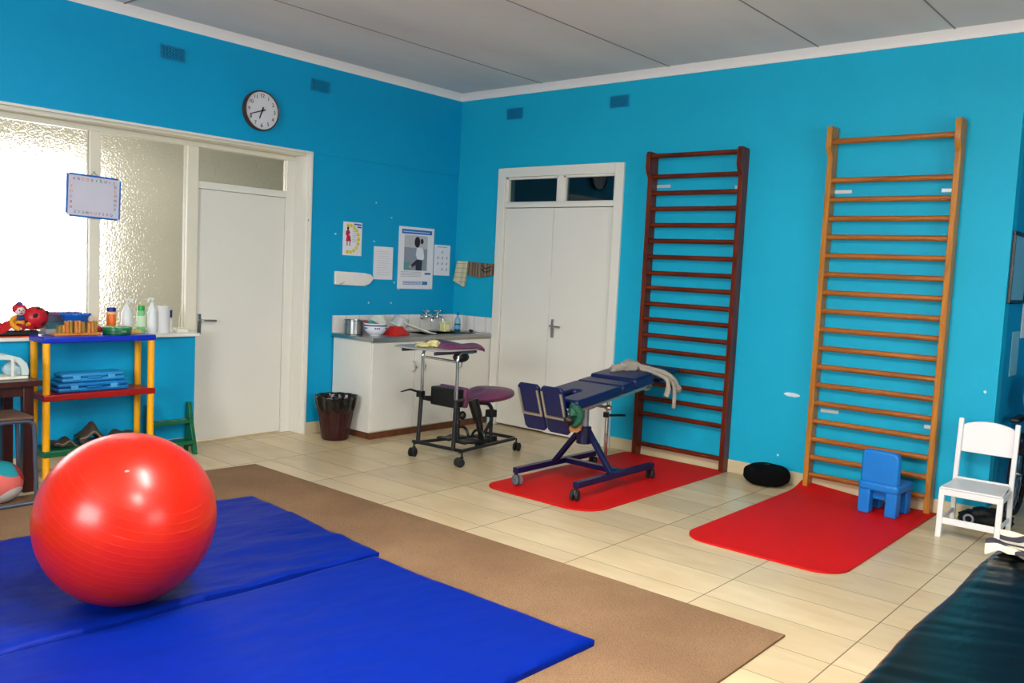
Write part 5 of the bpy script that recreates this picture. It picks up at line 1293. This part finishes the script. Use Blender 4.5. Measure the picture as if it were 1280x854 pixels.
# ---------------- ceiling lamps (out of frame, they light the room)
def lamp(x, y, L, e, label):
    t = thing('ceiling_lamp', label, 'lamp', (x, y, H), 'fluorescent ceiling lamps')
    for dy in (-.4, .4): MB().tube([(x, y+dy, H-.001), (x, y+dy, H-.22)], .006, 8).build('hanging_rod', white, t)
    MB().box((x-.05, y-L/2, H-.26), (x+.05, y+L/2, H-.22)).build('lamp_housing', white, t, bevel=.004)
    MB().tube([(x, y-L/2+.03, H-.28), (x, y+L/2-.03, H-.28)], .016).build('tube', emis('lamp_tube', (255, 250, 240), 6), t)
    for (dz, rx, k) in ((-.305, 0, 1.0), (-.215, PI, 1.6)):  # second light faces up, a fill added to brighten the ceiling
        ld = bpy.data.lights.new('ceiling_lamp_light_and_fill', 'AREA'); ld.shape = 'RECTANGLE'; ld.size = .14; ld.size_y = L; ld.energy = e*k; ld.color = (1, .96, .92)
        lo = bpy.data.objects.new('ceiling_lamp_light_and_fill', ld); C.objects.link(lo); lo.parent = t; lo.location = (0, 0, dz); lo.rotation_euler = (rx, 0, 0)
lamp(-5.2, -5.95, 1.2, 98, 'fluorescent lamp hanging from the ceiling above the camera')
lamp(-4.25, -4.1, 1.2, 82, 'fluorescent lamp hanging from the ceiling just above the view')

def area(name, loc, rot, sx, sy, e, c=(1, 1, 1)):
    ld = bpy.data.lights.new(name, 'AREA'); ld.shape = 'RECTANGLE'; ld.size = sx; ld.size_y = sy; ld.energy = e; ld.color = c
    lo = bpy.data.objects.new(name, ld); C.objects.link(lo); lo.location = loc; lo.rotation_euler = rot; return lo
# daylight entering through the windows behind the camera
area('window_daylight', (-8.53, -4.0, 1.8), (0, R(-90), 0), 1.45, 1.95, 215, (1, .99, .97))
area('window_daylight', (-3.5, -8.97, 1.8), (R(90), 0, 0), 2.1, 1.5, 85, (1, .99, .97))
# daylight in the room beyond the obscure glass, then an added overhead fill
area('far_window_daylight', (-3.7, 3.35, 1.6), (R(-90), 0, 0), 3.1, 1.6, 60, (1, .98, .95))
area('far_room_fill', (-2.5, 1.8, 3.1), (0, 0, 0), 1.2, .3, 66, (1, .95, .86))  # unseen fill light added to brighten the far room, no fixture there

# ------------------------------------------------------------------ world, camera, colour
w = bpy.data.worlds.new('world'); bpy.context.scene.world = w; w.use_nodes = True
w.node_tree.nodes['Background'].inputs[0].default_value = (.75, .85, 1, 1); w.node_tree.nodes['Background'].inputs[1].default_value = 1.0

cam = bpy.data.cameras.new('camera'); co = bpy.data.objects.new('camera', cam); C.objects.link(co)
cam.sensor_fit = 'HORIZONTAL'; cam.sensor_width = 36.0; cam.lens = 36.0*1080.2/1280
cam.clip_start = .02
yaw, pitch, roll = .7062, -.0824, .0481
fwd = Vector((math.cos(yaw)*math.cos(pitch), math.sin(yaw)*math.cos(pitch), math.sin(pitch)))
r0 = fwd.cross(Vector((0, 0, 1))).normalized(); u0 = r0.cross(fwd)
rr = r0*math.cos(roll)+u0*math.sin(roll); uu = -r0*math.sin(roll)+u0*math.cos(roll)
mw = Matrix((( rr.x, uu.x, -fwd.x, -6.2463), (rr.y, uu.y, -fwd.y, -6.1315), (rr.z, uu.z, -fwd.z, 1.5), (0, 0, 0, 1)))
co.matrix_world = mw
sc = bpy.context.scene; sc.camera = co
sc.view_settings.view_transform = 'Standard'; sc.view_settings.look = 'None'; sc.view_settings.gamma = 1; sc.view_settings.use_curve_mapping = False
sc.view_settings.exposure = -0.06
for o in bpy.data.objects:
    if '_w' in o: del o['_w']
